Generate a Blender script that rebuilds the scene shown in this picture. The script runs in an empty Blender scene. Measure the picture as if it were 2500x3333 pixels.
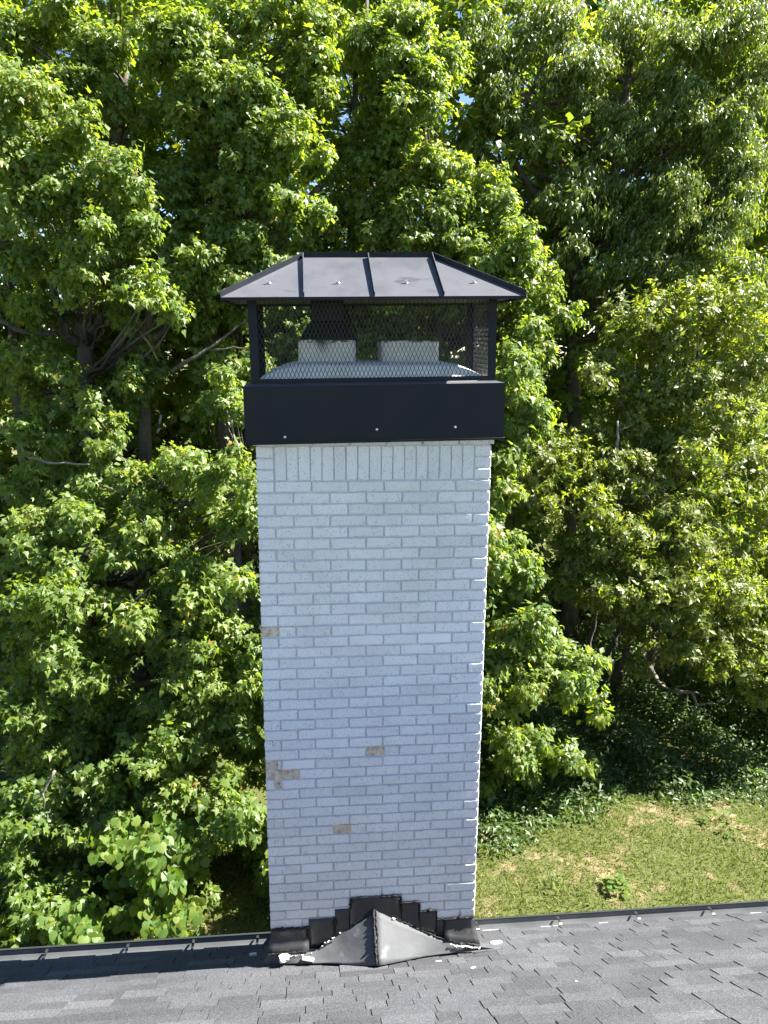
import bpy, bmesh, math, random
import numpy as np
from mathutils import Matrix, Vector

rng = np.random.default_rng(7)
random.seed(7)
R = math.radians
scene = bpy.context.scene
COL = scene.collection

# ------------------------------------------------------------------ camera, sky, sun, exposure
ZO = 6.6                                   # height of the top of the first stretcher course above the lawn
CAM = np.array([-0.3493, -4.2582, 0.7836 + ZO])
YAW, PITCH, ROLL, FPX = 0.0937, 0.2223, 0.0060, 2510.0
def cam_basis():
    f = np.array([math.sin(YAW)*math.cos(PITCH), math.cos(YAW)*math.cos(PITCH), -math.sin(PITCH)])
    r0 = np.array([math.cos(YAW), -math.sin(YAW), 0.0]); u0 = np.cross(r0, f)
    return (math.cos(ROLL)*r0 + math.sin(ROLL)*u0, -math.sin(ROLL)*r0 + math.cos(ROLL)*u0, f)
CR, CU, CF = cam_basis()
cam = bpy.data.objects.new("camera", bpy.data.cameras.new("camera"))
COL.objects.link(cam)
cam.matrix_world = Matrix(((CR[0], CU[0], -CF[0], CAM[0]), (CR[1], CU[1], -CF[1], CAM[1]),
                           (CR[2], CU[2], -CF[2], CAM[2]), (0, 0, 0, 1)))
cam.data.sensor_fit = 'VERTICAL'; cam.data.sensor_height = 24.0
cam.data.lens = 24.0*FPX/3333.0
cam.data.clip_start = 0.05; cam.data.clip_end = 600
scene.camera = cam

SUN_EL, SUN_B = R(48), R(1.0)              # sun to the right, a hair behind the plane of the chimney face
SUN = np.array([math.cos(SUN_EL)*math.cos(SUN_B), math.cos(SUN_EL)*math.sin(SUN_B), math.sin(SUN_EL)])
world = bpy.data.worlds.new("World"); scene.world = world; world.use_nodes = True
wn = world.node_tree.nodes; wl = world.node_tree.links
bg = wn["Background"]
sky = wn.new("ShaderNodeTexSky"); sky.sky_type = 'NISHITA'; sky.sun_disc = False
sky.sun_elevation = SUN_EL; sky.sun_rotation = math.pi/2 - SUN_B
sky.altitude = 800; sky.air_density = 1.0; sky.dust_density = 0.1; sky.ozone_density = 3.0
wl.new(sky.outputs[0], bg.inputs[0]); bg.inputs[1].default_value = 0.050
sun = bpy.data.objects.new("sun", bpy.data.lights.new("sun", 'SUN')); COL.objects.link(sun)
sun.data.energy = 5.0; sun.data.angle = R(0.55); sun.data.color = (1.0, 0.95, 0.86)
sun.rotation_euler = Vector((-SUN[0], -SUN[1], -SUN[2])).to_track_quat('-Z', 'Y').to_euler()
sun.location = (12, 0, 16)
vs = scene.view_settings
vs.view_transform = 'Standard'; vs.look = 'None'; vs.gamma = 1.0; vs.use_curve_mapping = False
vs.exposure = 2.32

# ------------------------------------------------------------------ helpers
def ray(px, py):
    return CF + CR*(px-1250)/FPX - CU*(py-1666.5)/FPX
def at(px, py, Y):                          # where the line of sight of a photo pixel crosses the depth Y
    d = ray(px, py); return CAM + d*(Y-CAM[1])/d[1]
def ground(px, py, Z=0.0):
    d = ray(px, py); return CAM + d*(Z-CAM[2])/d[2]
def px_of(P):
    d = np.asarray(P)-CAM; z = d@CF
    return 1250+FPX*(d@CR)/z, 1666.5-FPX*(d@CU)/z
def dist(P): return float(np.linalg.norm(np.asarray(P)-CAM))

def tag(o, label=None, cat=None, group=None, kind=None):
    if label: o["label"] = label
    if cat: o["category"] = cat
    if group: o["group"] = group
    if kind: o["kind"] = kind
    return o
def empty(name, loc):
    o = bpy.data.objects.new(name, None); o.location = loc; o.empty_display_size = 0.1
    COL.objects.link(o); return o
def link(name, me, parent=None, loc=None):
    o = bpy.data.objects.new(name, me); COL.objects.link(o)
    if parent is not None: o.parent = parent
    if loc is not None: o.location = loc
    return o
def pymesh(name, verts, faces, mat=None, smooth=False):
    me = bpy.data.meshes.new(name); me.from_pydata([tuple(v) for v in verts], [], [tuple(f) for f in faces])
    if mat: me.materials.append(mat)
    if smooth: me.polygons.foreach_set("use_smooth", [True]*len(me.polygons))
    me.update(); return me
def npmesh(name, V, F, mat, tone=None, smooth=False):
    """V (n,3), F (m,k) all faces of one size; tone per vertex."""
    me = bpy.data.meshes.new(name); V = np.ascontiguousarray(V, np.float32); F = np.ascontiguousarray(F, np.int32)
    m, k = F.shape
    me.vertices.add(len(V)); me.vertices.foreach_set("co", V.ravel())
    me.loops.add(m*k); me.loops.foreach_set("vertex_index", F.ravel())
    me.polygons.add(m); me.polygons.foreach_set("loop_start", np.arange(0, m*k, k, dtype=np.int32))
    if smooth: me.polygons.foreach_set("use_smooth", np.ones(m, bool))
    if tone is not None:
        a = me.attributes.new("tone", 'FLOAT', 'POINT'); a.data.foreach_set("value", np.ascontiguousarray(tone, np.float32))
    me.materials.append(mat); me.update(calc_edges=True); me.validate(); return me
class MB:
    """collects boxes, prisms and tubes, then makes one mesh"""
    def __init__(s): s.v = []; s.f = []
    def add(s, vs_, fs_):
        n = len(s.v); s.v += [tuple(map(float, v)) for v in vs_]; s.f += [tuple(i+n for i in f) for f in fs_]; return s
    def box(s, x0, x1, y0, y1, z0, z1):
        return s.add([(x0,y0,z0),(x1,y0,z0),(x1,y1,z0),(x0,y1,z0),(x0,y0,z1),(x1,y0,z1),(x1,y1,z1),(x0,y1,z1)],
              [(0,3,2,1),(4,5,6,7),(0,1,5,4),(1,2,6,5),(2,3,7,6),(3,0,4,7)])
    def slab(s, top, n, t):
        """closed plate: polygon 'top' and its copy moved by -n*t"""
        k = len(top); n = np.asarray(n, float)
        lo = [tuple(np.asarray(p)-n*t) for p in top]
        return s.add(list(top)+lo, [tuple(range(k)), tuple(range(2*k-1, k-1, -1))]+[(i, k+i, k+(i+1) % k, (i+1) % k) for i in range(k)])
    def tube(s, pts, rad, sides=6, cap=True):
        V, F = tube_np(pts, rad, sides); s.add(V, F)
        if cap:
            n = len(s.v)-len(V); m = len(V)
            s.f.append(tuple(n+i for i in range(sides))[::-1]); s.f.append(tuple(n+m-sides+i for i in range(sides)))
        return s
    def mesh(s, name, mat, smooth=False):
        me = pymesh(name, s.v, s.f, mat, smooth)
        bm = bmesh.new(); bm.from_mesh(me); bmesh.ops.recalc_face_normals(bm, faces=bm.faces); bm.to_mesh(me); bm.free()
        return me
    def build(s, name, mat, parent=None, loc=None, smooth=False):
        return link(name, s.mesh(name, mat, smooth), parent, loc)
def tube_np(pts, rad, sides):
    pts = np.asarray(pts, float); n = len(pts)
    rad = np.broadcast_to(np.asarray(rad, float), (n,))
    T = np.gradient(pts, axis=0); T /= np.linalg.norm(T, axis=1)[:, None]+1e-9
    up = np.array([0.13, 0.31, 0.94]); A = np.cross(T, up); A /= np.linalg.norm(A, axis=1)[:, None]+1e-9
    B = np.cross(T, A); th = np.linspace(0, 2*math.pi, sides, endpoint=False)
    V = (pts[:, None]+rad[:, None, None]*(np.cos(th)[None, :, None]*A[:, None]+np.sin(th)[None, :, None]*B[:, None])).reshape(-1, 3)
    F = []
    for i in range(n-1):
        for j in range(sides):
            a = i*sides+j; b = i*sides+(j+1) % sides; F.append((a, b, b+sides, a+sides))
    return V, F
def wobble(p0, p1, n, amp, sag=0.0, r=None):
    r = r or rng
    t = np.linspace(0, 1, n)[:, None]; P = np.asarray(p0)*(1-t)+np.asarray(p1)*t
    k = r.normal(0, amp, (n, 3)); k[0] = 0; k[-1] = 0
    P = P+k; P[:, 2] += sag*4*(t[:, 0]*(1-t[:, 0])); return P

# ------------------------------------------------------------------ materials
class Mat:
    def __init__(s, name):
        s.m = bpy.data.materials.new(name); s.m.use_nodes = True
        s.nt = s.m.node_tree; s.n = s.nt.nodes; s.l = s.nt.links; s.p = s.n["Principled BSDF"]; s.out = s.n["Material Output"]
        s.pos = None
    def new(s, t, **kw):
        n = s.n.new(t)
        for k, v in kw.items(): setattr(n, k, v)
        return n
    def P(s, **kw):
        for k, v in kw.items(): s.p.inputs[k.replace("_", " ")].default_value = v
        return s
    def position(s):
        if s.pos is None: s.pos = s.new("ShaderNodeNewGeometry").outputs["Position"]
        return s.pos
    def noise(s, scale, detail=3, rough=0.55, stretch=None, dim=None):
        n = s.new("ShaderNodeTexNoise"); n.inputs["Scale"].default_value = scale
        n.inputs["Detail"].default_value = detail; n.inputs["Roughness"].default_value = rough
        v = s.position()
        if stretch:
            mp = s.new("ShaderNodeMapping"); mp.inputs["Scale"].default_value = stretch
            s.l.new(v, mp.inputs["Vector"]); v = mp.outputs[0]
        s.l.new(v, n.inputs["Vector"]); return n.outputs["Fac"]
    def ramp(s, fac, stops):
        r = s.new("ShaderNodeValToRGB"); e = r.color_ramp.elements
        while len(e) < len(stops): e.new(0.5)
        for i, (p, c) in enumerate(stops):
            e[i].position = p; e[i].color = (*c, 1) if len(c) == 3 else c
        s.l.new(fac, r.inputs[0]); return r.outputs[0]
    def mix(s, fac, a, b, mode='MIX'):
        m = s.new("ShaderNodeMix", data_type='RGBA', blend_type=mode)
        for sock, v in ((m.inputs[0], fac), (m.inputs[6], a), (m.inputs[7], b)):
            if isinstance(v, (int, float)): sock.default_value = v
            elif isinstance(v, tuple): sock.default_value = (*v, 1)
            else: s.l.new(v, sock)
        return m.outputs[2]
    def math(s, op, a, b=0.0, clamp=False):
        m = s.new("ShaderNodeMath", operation=op, use_clamp=clamp)
        for i, v in enumerate((a, b)):
            if isinstance(v, (int, float)): m.inputs[i].default_value = v
            else: s.l.new(v, m.inputs[i])
        return m.outputs[0]
    def color(s, c):
        if isinstance(c, tuple): s.p.inputs["Base Color"].default_value = (*c, 1)
        else: s.l.new(c, s.p.inputs["Base Color"])
        return s
    def bump(s, h, strength, distance):
        b = s.new("ShaderNodeBump"); b.inputs["Strength"].default_value = strength; b.inputs["Distance"].default_value = distance
        s.l.new(h, b.inputs["Height"]); s.l.new(b.outputs[0], s.p.inputs["Normal"]); return s
    def rand(s): return s.new("ShaderNodeObjectInfo").outputs["Random"]
    def attr(s, name):
        a = s.new("ShaderNodeAttribute"); a.attribute_name = name; return a.outputs["Fac"]

def m_paint(name, base, speck, lo, hi):
    M = Mat(name); M.P(Roughness=0.75, Specular_IOR_Level=0.25)
    a = M.noise(110, 2.5, 0.6, (1.3, 1.0, 0.8)); b = M.noise(30, 2, 0.5, (1.6, 1, 0.8))
    s = M.math('ADD', a, M.math('MULTIPLY', M.math('SUBTRACT', b, 0.5), 0.35))
    k = M.ramp(s, [(lo, (0, 0, 0)), (hi, (1, 1, 1))])
    grime = M.ramp(M.noise(2.2, 4, 0.6), [(0.32, (0.89, 0.885, 0.87)), (0.62, (1, 1, 1))])
    c = M.mix(k, base, speck)
    tone = M.ramp(M.rand(), [(0.0, (0.90, 0.90, 0.90)), (0.5, (0.97, 0.97, 0.965)), (1.0, (1.0, 1.0, 1.0))])
    c = M.mix(1.0, M.mix(1.0, c, grime, 'MULTIPLY'), tone, 'MULTIPLY')
    M.color(c); M.bump(M.math('SUBTRACT', 1.0, k), 0.3, 0.003); return M.m
MAT = {}
MAT['brick'] = m_paint("painted_brick", (0.80, 0.80, 0.79), (0.52, 0.52, 0.52), 0.58, 0.66)
MAT['patch'] = m_paint("smooth_painted_brick", (0.83, 0.83, 0.82), (0.6, 0.6, 0.6), 0.72, 0.80)
M = Mat("painted_mortar"); M.P(Roughness=0.85, Specular_IOR_Level=0.2)
M.color(M.ramp(M.noise(35, 4), [(0.3, (0.53, 0.54, 0.55)), (0.7, (0.65, 0.65, 0.65))])); M.bump(M.noise(90, 3), 0.4, 0.003); MAT['mortar'] = M.m
M = Mat("bare_clay"); M.P(Roughness=0.95, Specular_IOR_Level=0.1)
M.color(M.ramp(M.noise(28, 5, 0.65), [(0.3, (0.26, 0.19, 0.12)), (0.46, (0.56, 0.46, 0.33)), (0.68, (0.74, 0.65, 0.52))])); M.bump(M.noise(60, 4), 0.9, 0.006); MAT['clay'] = M.m
M = Mat("black_powder_coat"); M.P(Roughness=0.5, Specular_IOR_Level=0.22)
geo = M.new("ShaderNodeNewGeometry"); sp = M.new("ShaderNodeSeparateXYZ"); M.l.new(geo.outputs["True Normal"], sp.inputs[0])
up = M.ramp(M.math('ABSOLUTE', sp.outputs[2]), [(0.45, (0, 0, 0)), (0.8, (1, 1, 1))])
sheen_dust = M.math('MULTIPLY', up, M.ramp(M.noise(3.2, 5, 0.6), [(0.28, (0.62,)*3), (0.5, (1.0,)*3)]))   # sun sheen painted into the tops' colour, along with pollen and dust
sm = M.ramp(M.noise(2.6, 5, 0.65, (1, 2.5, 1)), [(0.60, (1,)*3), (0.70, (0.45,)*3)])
sheen_dust = M.math('MULTIPLY', sheen_dust, sm)
M.color(M.mix(sheen_dust, M.ramp(M.noise(3.0, 4), [(0.3, (0.0075, 0.0105, 0.0165)), (0.7, (0.0095, 0.013, 0.020))]), (0.088, 0.090, 0.102)))
M.bump(M.noise(4, 2), 0.03, 0.01)
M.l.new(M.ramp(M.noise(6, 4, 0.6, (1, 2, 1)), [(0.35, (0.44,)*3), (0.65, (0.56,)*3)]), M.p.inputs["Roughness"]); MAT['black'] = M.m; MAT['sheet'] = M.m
M = Mat("black_mesh_wire"); M.P(Roughness=0.5); M.color((0.010, 0.012, 0.017)); MAT['wire'] = M.m
M = Mat("soot_black"); M.P(Roughness=0.8); M.color((0.008, 0.008, 0.009)); MAT['soot'] = M.m
M = Mat("zinc_bolt"); M.P(Roughness=0.3, Metallic=1.0); M.color((0.75, 0.76, 0.78)); MAT['zinc'] = M.m
M = Mat("crown_mortar"); M.P(Roughness=0.8)
M.color(M.ramp(M.noise(9, 5), [(0.3, (0.62, 0.62, 0.60)), (0.7, (0.74, 0.74, 0.72))])); M.bump(M.noise(30, 4), 0.3, 0.004); MAT['crown'] = M.m
M = Mat("flue_clay_painted"); M.P(Roughness=0.8)
c = M.ramp(M.noise(11, 5), [(0.3, (0.55, 0.54, 0.51)), (0.7, (0.70, 0.69, 0.66))])
sep = M.new("ShaderNodeSeparateXYZ"); M.l.new(M.position(), sep.inputs[0])
rim = M.math('MULTIPLY', M.math('GREATER_THAN', M.math('ADD', sep.outputs[2], M.math('MULTIPLY', M.noise(25, 3), 0.05)), ZO+0.784), M.math('GREATER_THAN', M.noise(14, 2), 0.47))
c = M.mix(rim, c, (0.23, 0.12, 0.08))
# soot run below the damper on the left tile
d1 = M.math('ABSOLUTE', M.math('ADD', sep.outputs[0], 0.285)); st = M.math('ADD', M.math('MULTIPLY', d1, 9.0), M.math('MULTIPLY', M.math('SUBTRACT', ZO+0.765, sep.outputs[2]), 9.0))
st = M.math('ADD', st, M.math('MULTIPLY', M.noise(12, 4), 0.5))
c = M.mix(M.ramp(st, [(0.45, (0.8, 0.8, 0.8)), (0.95, (0, 0, 0))]), c, (0.06, 0.06, 0.06))
M.color(c); M.bump(M.noise(40, 4), 0.3, 0.003); MAT['flue'] = M.m
M = Mat("painted_flashing"); M.P(Roughness=0.38, Specular_IOR_Level=0.5)
M.color(M.ramp(M.noise(7, 5, 0.65), [(0.35, (0.022, 0.023, 0.025)), (0.6, (0.035, 0.035, 0.037)), (0.78, (0.10, 0.10, 0.10))])); M.bump(M.noise(9, 3), 0.12, 0.02); MAT['flash'] = M.m
M = Mat("roof_cement"); M.P(Roughness=0.6, Specular_IOR_Level=0.25)
M.color((0.012, 0.012, 0.013)); M.bump(M.noise(60, 3), 0.8, 0.006); MAT['tar'] = M.m
M = Mat("lead_grey_sheet"); M.P(Roughness=0.6, Specular_IOR_Level=0.14)
c = M.ramp(M.noise(5, 6, 0.65), [(0.3, (0.074, 0.078, 0.083)), (0.7, (0.098, 0.103, 0.109))])
c = M.mix(M.ramp(M.noise(6, 3, 0.5, (1, 1, 3)), [(0.62, (0, 0, 0)), (0.68, (0.6,)*3)]), c, (0.17, 0.18, 0.19))
c = M.mix(M.ramp(M.noise(16, 3), [(0.68, (0, 0, 0)), (0.74, (0.7,)*3)]), c, (0.09, 0.09, 0.095))
M.color(c); M.bump(M.noise(7, 3), 0.25, 0.02); MAT['lead'] = M.m
M = Mat("asphalt_shingle"); M.P(Roughness=0.9, Specular_IOR_Level=0.2)
base = M.ramp(M.rand(), [(0.0, (0.056, 0.058, 0.064)), (0.4, (0.070, 0.0725, 0.081)), (0.8, (0.078, 0.081, 0.090)), (1.0, (0.095, 0.098, 0.108))])
gr = M.ramp(M.math('ADD', M.math('MULTIPLY', M.noise(130, 2, 0.75), 0.6), M.math('MULTIPLY', M.noise(300, 2, 0.7), 0.4)), [(0.36, (0.30,)*3), (0.5, (0.95,)*3), (0.64, (2.1, 2.1, 2.15))])
bl = M.ramp(M.noise(1.7, 3), [(0.35, (0.88,)*3), (0.65, (1.08,)*3)])
M.color(M.mix(1.0, M.mix(1.0, base, gr, 'MULTIPLY'), bl, 'MULTIPLY')); M.bump(M.noise(260, 2), 0.7, 0.004); MAT['shingle'] = M.m
M = Mat("roof_underlay"); M.P(Roughness=0.95); M.color((0.03, 0.03, 0.032)); MAT['deck'] = M.m
M = Mat("gutter_paint"); M.P(Roughness=0.45)
M.color(M.ramp(M.noise(4, 5), [(0.35, (0.11, 0.118, 0.122)), (0.7, (0.16, 0.168, 0.172))])); MAT['gutter'] = M.m
M = Mat("gutter_lip_paint"); M.P(Roughness=0.4); M.color((0.025, 0.03, 0.03)); MAT['lip'] = M.m
M = Mat("hanger_metal"); M.P(Roughness=0.35, Metallic=0.4); M.color((0.72, 0.72, 0.70)); MAT['hanger'] = M.m
M = Mat("drip_edge_metal"); M.P(Roughness=0.5); M.color((0.70, 0.70, 0.64)); MAT['drip'] = M.m
M = Mat("siding"); M.P(Roughness=0.7); M.color((0.62, 0.62, 0.60)); MAT['siding'] = M.m
M = Mat("mortar_chip"); M.P(Roughness=0.95); M.color(M.ramp(M.noise(40, 4), [(0.3, (0.60, 0.57, 0.52)), (0.7, (0.80, 0.78, 0.74))])); M.bump(M.noise(70, 3), 0.6, 0.004); MAT['chip'] = M.m
def m_bark(name, a, b):
    M = Mat(name); M.P(Roughness=0.95, Specular_IOR_Level=0.15)
    M.color(M.ramp(M.noise(14, 5, 0.65, (1, 1, 0.25)), [(0.3, a), (0.7, b)])); M.bump(M.noise(22, 4, 0.6, (1, 1, 0.2)), 0.8, 0.03); return M.m
MAT['bark'] = m_bark("grey_bark", (0.05, 0.043, 0.036), (0.145, 0.13, 0.11))
MAT['deadwood'] = m_bark("bleached_deadwood", (0.13, 0.115, 0.095), (0.30, 0.27, 0.23))
def m_leaf(name, cols, trans, tfac=0.42, rough=0.45, spec=0.4):
    """cols: colours along the per-leaf tone; trans: colour let through"""
    M = Mat(name); M.P(Roughness=rough, Specular_IOR_Level=spec)
    t = M.attr("tone")
    c = M.ramp(t, cols); M.color(c)
    vein = M.ramp(M.noise(45, 2), [(0.35, (0.85,)*3), (0.7, (1.12,)*3)])
    M.color(M.mix(1.0, c, vein, 'MULTIPLY'))
    tr = M.new("ShaderNodeBsdfTranslucent"); M.l.new(M.ramp(t, trans), tr.inputs[0])
    mx = M.new("ShaderNodeMixShader"); mx.inputs[0].default_value = tfac
    M.l.new(M.p.outputs[0], mx.inputs[1]); M.l.new(tr.outputs[0], mx.inputs[2]); M.l.new(mx.outputs[0], M.out.inputs[0]); return M.m
MAT['maple'] = m_leaf("maple_leaf", [(0.0, (0.070, 0.120, 0.030)), (0.5, (0.118, 0.175, 0.038)), (0.85, (0.165, 0.21, 0.040)), (0.97, (0.19, 0.20, 0.03)), (1.0, (0.27, 0.19, 0.04))],
                      [(0.0, (0.27, 0.43, 0.02)), (0.5, (0.44, 0.58, 0.03)), (0.85, (0.56, 0.64, 0.04)), (1.0, (0.55, 0.48, 0.03))])
MAT['ash'] = m_leaf("ash_leaf", [(0.0, (0.070, 0.115, 0.034)), (0.6, (0.110, 0.160, 0.038)), (1.0, (0.15, 0.19, 0.04))],
                    [(0.0, (0.24, 0.38, 0.02)), (0.6, (0.38, 0.50, 0.025)), (1.0, (0.50, 0.56, 0.03))], 0.42, 0.38, 0.55)
MAT['oak'] = m_leaf("oak_leaf", [(0.0, (0.095, 0.132, 0.032)), (0.6, (0.152, 0.188, 0.042)), (1.0, (0.20, 0.22, 0.05))],
                    [(0.0, (0.25, 0.40, 0.02)), (0.6, (0.42, 0.53, 0.03)), (1.0, (0.55, 0.58, 0.04))], 0.42, 0.42, 0.5)
MAT['vine'] = m_leaf("vine_leaf", [(0.0, (0.07, 0.13, 0.03)), (0.6, (0.10, 0.17, 0.032)), (1.0, (0.17, 0.21, 0.04))],
                     [(0.0, (0.20, 0.38, 0.02)), (0.6, (0.32, 0.48, 0.03)), (1.0, (0.46, 0.52, 0.05))], 0.42, 0.5, 0.4)
MAT['under'] = m_leaf("undergrowth_leaf", [(0.0, (0.045, 0.085, 0.024)), (1.0, (0.09, 0.14, 0.036))], [(0.0, (0.10, 0.20, 0.012)), (1.0, (0.18, 0.30, 0.02))], 0.35)
def dry_patches(M):
    a = M.noise(0.9, 4, 0.6); b = M.noise(4.0, 4, 0.6)
    return M.math('ADD', a, M.math('MULTIPLY', M.math('SUBTRACT', b, 0.5), 0.55))
M = Mat("grass_blade"); M.P(Roughness=0.6, Specular_IOR_Level=0.3)
k = dry_patches(M); g = M.ramp(M.attr("tone"), [(0.0, (0.085, 0.120, 0.020)), (0.6, (0.145, 0.175, 0.034)), (0.9, (0.24, 0.225, 0.08)), (1.0, (0.38, 0.32, 0.16))])
c = M.mix(M.ramp(k, [(0.55, (0, 0, 0)), (0.72, (0.75,)*3)]), g, (0.32, 0.26, 0.135)); M.color(c)
tr = M.new("ShaderNodeBsdfTranslucent"); M.l.new(M.mix(1.0, c, (1.3, 1.7, 0.6), 'MULTIPLY'), tr.inputs[0])
mx = M.new("ShaderNodeMixShader"); mx.inputs[0].default_value = 0.3
M.l.new(M.p.outputs[0], mx.inputs[1]); M.l.new(tr.outputs[0], mx.inputs[2]); M.l.new(mx.outputs[0], M.out.inputs[0]); MAT['grass'] = M.m
M = Mat("lawn_soil"); M.P(Roughness=1.0, Specular_IOR_Level=0.1)
k = dry_patches(M); g = M.ramp(M.noise(24, 5, 0.7), [(0.3, (0.05, 0.065, 0.018)), (0.7, (0.12, 0.125, 0.045))])
d = M.ramp(M.noise(30, 5, 0.7), [(0.3, (0.16, 0.12, 0.07)), (0.7, (0.32, 0.25, 0.155))])
M.color(M.mix(M.ramp(k, [(0.56, (0, 0, 0)), (0.71, (1, 1, 1))]), g, d)); M.bump(M.noise(40, 5), 0.8, 0.03); MAT['lawn'] = M.m

# ------------------------------------------------------------------ ground
g = npmesh("ground", [(-250, -250, 0), (250, -250, 0), (250, 250, 0), (-250, 250, 0)], [(0, 1, 2, 3)], MAT['lawn'])
tag(link("ground", g), "patchy lawn with dry tan spots beside the wood edge", kind='structure')

# ------------------------------------------------------------------ chimney (bricks, flashing, cricket, crown, flues)
ch = empty("chimney", (0, 0.3, 0))
tag(ch, "tall white painted brick chimney with stepped black flashing at its foot", "chimney")
CO = np.array([0, 0.3, 0.0])
def chp(name, mb, mat, smooth=False, parent=None):
    me = mb.mesh(name, mat, smooth); o = link(name, me, parent or ch, tuple(-CO) if parent is None else None); return o
DEP = 0.62
m = MB(); m.box(-0.652, 0.652, 0.0095, DEP-0.007, -0.2, ZO+0.262); chp("mortar_core", m, MAT['mortar'])
def brick_mesh(w, h, d, seed, bev=0.0035, wob=0.0012):
    """brick with front at y=0 centred on x,z; chamfered and slightly uneven arrises"""
    r = np.random.default_rng(seed); v = []; n = 5
    def ringpts(W, H, y):
        P = []
        for i in range(n): P.append((-W+2*W*i/n, -H))
        for i in range(2): P.append((W, -H+2*H*i/2))
        for i in range(n): P.append((W-2*W*i/n, H))
        for i in range(2): P.append((-W, H-2*H*i/2))
        return [(x+r.normal(0, wob), y, z+r.normal(0, wob)) for x, z in P]
    a = ringpts(w/2-bev, h/2-bev, 0); a = [(x, y+r.normal(0, 0.0004), z) for x, y, z in a]
    b = ringpts(w/2, h/2, bev); c = [(x, d, z) for x, y, z in b]
    v = a+b+c; k = len(a); f = [tuple(range(k))]
    for o in (0, k):
        for i in range(k): f.append((o+i, o+(i+1) % k, o+k+(i+1) % k, o+k+i))
    me = pymesh("brick", v, [tuple(reversed(q)) for q in f], None); return me
HB = 0.0565; PIT = 0.066; L = (1.32+0.0095)/6.5; J = 0.0095
def variants(w, h, mat, n, s):
    out = []
    for i in range(n):
        me = brick_mesh(w, h, 0.05, s+i)
        bm = bmesh.new(); bm.from_mesh(me); bmesh.ops.recalc_face_normals(bm, faces=bm.faces); bm.to_mesh(me); bm.free()
        me.materials.append(mat); out.append(me)
    return out
FULL = variants(L-J, HB, MAT['brick'], 9, 10); HALF = variants(L/2-J, HB, MAT['brick'], 5, 40)
SOLD = variants(0.0605-0.0, 0.191, MAT['brick'], 5, 60); STK = variants(0.0915, HB+0.0005, MAT['brick'], 3, 80)
FULLP = variants(L-J, HB, MAT['patch'], 3, 90)
STEPS = [(-0.655, -0.417, -2.903), (-0.417, -0.25, -2.841), (-0.25, -0.152, -2.781), (-0.152, 0.176, -2.708), (0.176, 0.296, -2.762), (0.296, 0.408, -2.836), (0.408, 0.46, -2.902), (0.46, 0.658, -2.901)]
def flash_top(x):
    for a, b, t in STEPS:
        if a <= x < b: return t
    return -2.9
stuff = []                                   # brickwork that is hidden or on the far sides
nb = 0
def put_brick(me, x, z, rz=0, y=0, label=None):
    global nb
    o = link("brick", me, ch, (x-CO[0], y-CO[1], z+ZO)); nb += 1
    o.rotation_euler = (rng.normal(0, 0.004), rng.normal(0, 0.004), rz+rng.normal(0, 0.003))
    if rng.random() < 0.5: o.rotation_euler.y += math.pi if label is None and False else 0
    if label: o["label"] = label
    return o
def rough_piece(x0, x1, z0, z1, depth, mat, label):
    bm = bmesh.new(); nx, nz = max(2, int((x1-x0)/0.018)), 4
    gv = [[bm.verts.new((x0+(x1-x0)*i/nx+(rng.normal(0, 0.0045) if i in (0, nx) and mat is MAT['clay'] else rng.normal(0, 0.0015)), depth+abs(rng.normal(0, 0.003)), z0+(z1-z0)*j/nz+rng.normal(0, 0.001))) for j in range(nz+1)] for i in range(nx+1)]
    for i in range(nx):
        for j in range(nz): bm.faces.new((gv[i][j], gv[i+1][j], gv[i+1][j+1], gv[i][j+1]))
    ext = bmesh.ops.extrude_face_region(bm, geom=list(bm.faces))
    bmesh.ops.translate(bm, vec=(0, 0.045, 0), verts=[q for q in ext['geom'] if isinstance(q, bmesh.types.BMVert)])
    bmesh.ops.recalc_face_normals(bm, faces=bm.faces)
    me = bpy.data.meshes.new("brick"); bm.to_mesh(me); bm.free(); me.materials.append(mat)
    o = link("brick", me, ch, (-CO[0], -CO[1], ZO)); o["label"] = label; return o
TAN = "spalled brick with bare tan clay"
spall = {(14, 0): [(0.0, 0.52)], (26, 3): [(0.02, 0.56)], (27, 0): [(0.0, 0.80)], (28, 0): [(0.0, 1.0)], (29, 0): [(0.5, 1.0)], (34, 2): [(0.02, 0.54)]}
patch = {(15, 5), (15, 3), (27, 1), (38, 1), (39, 1)}
crack = {23, 25, 33, 35, 37}
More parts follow.
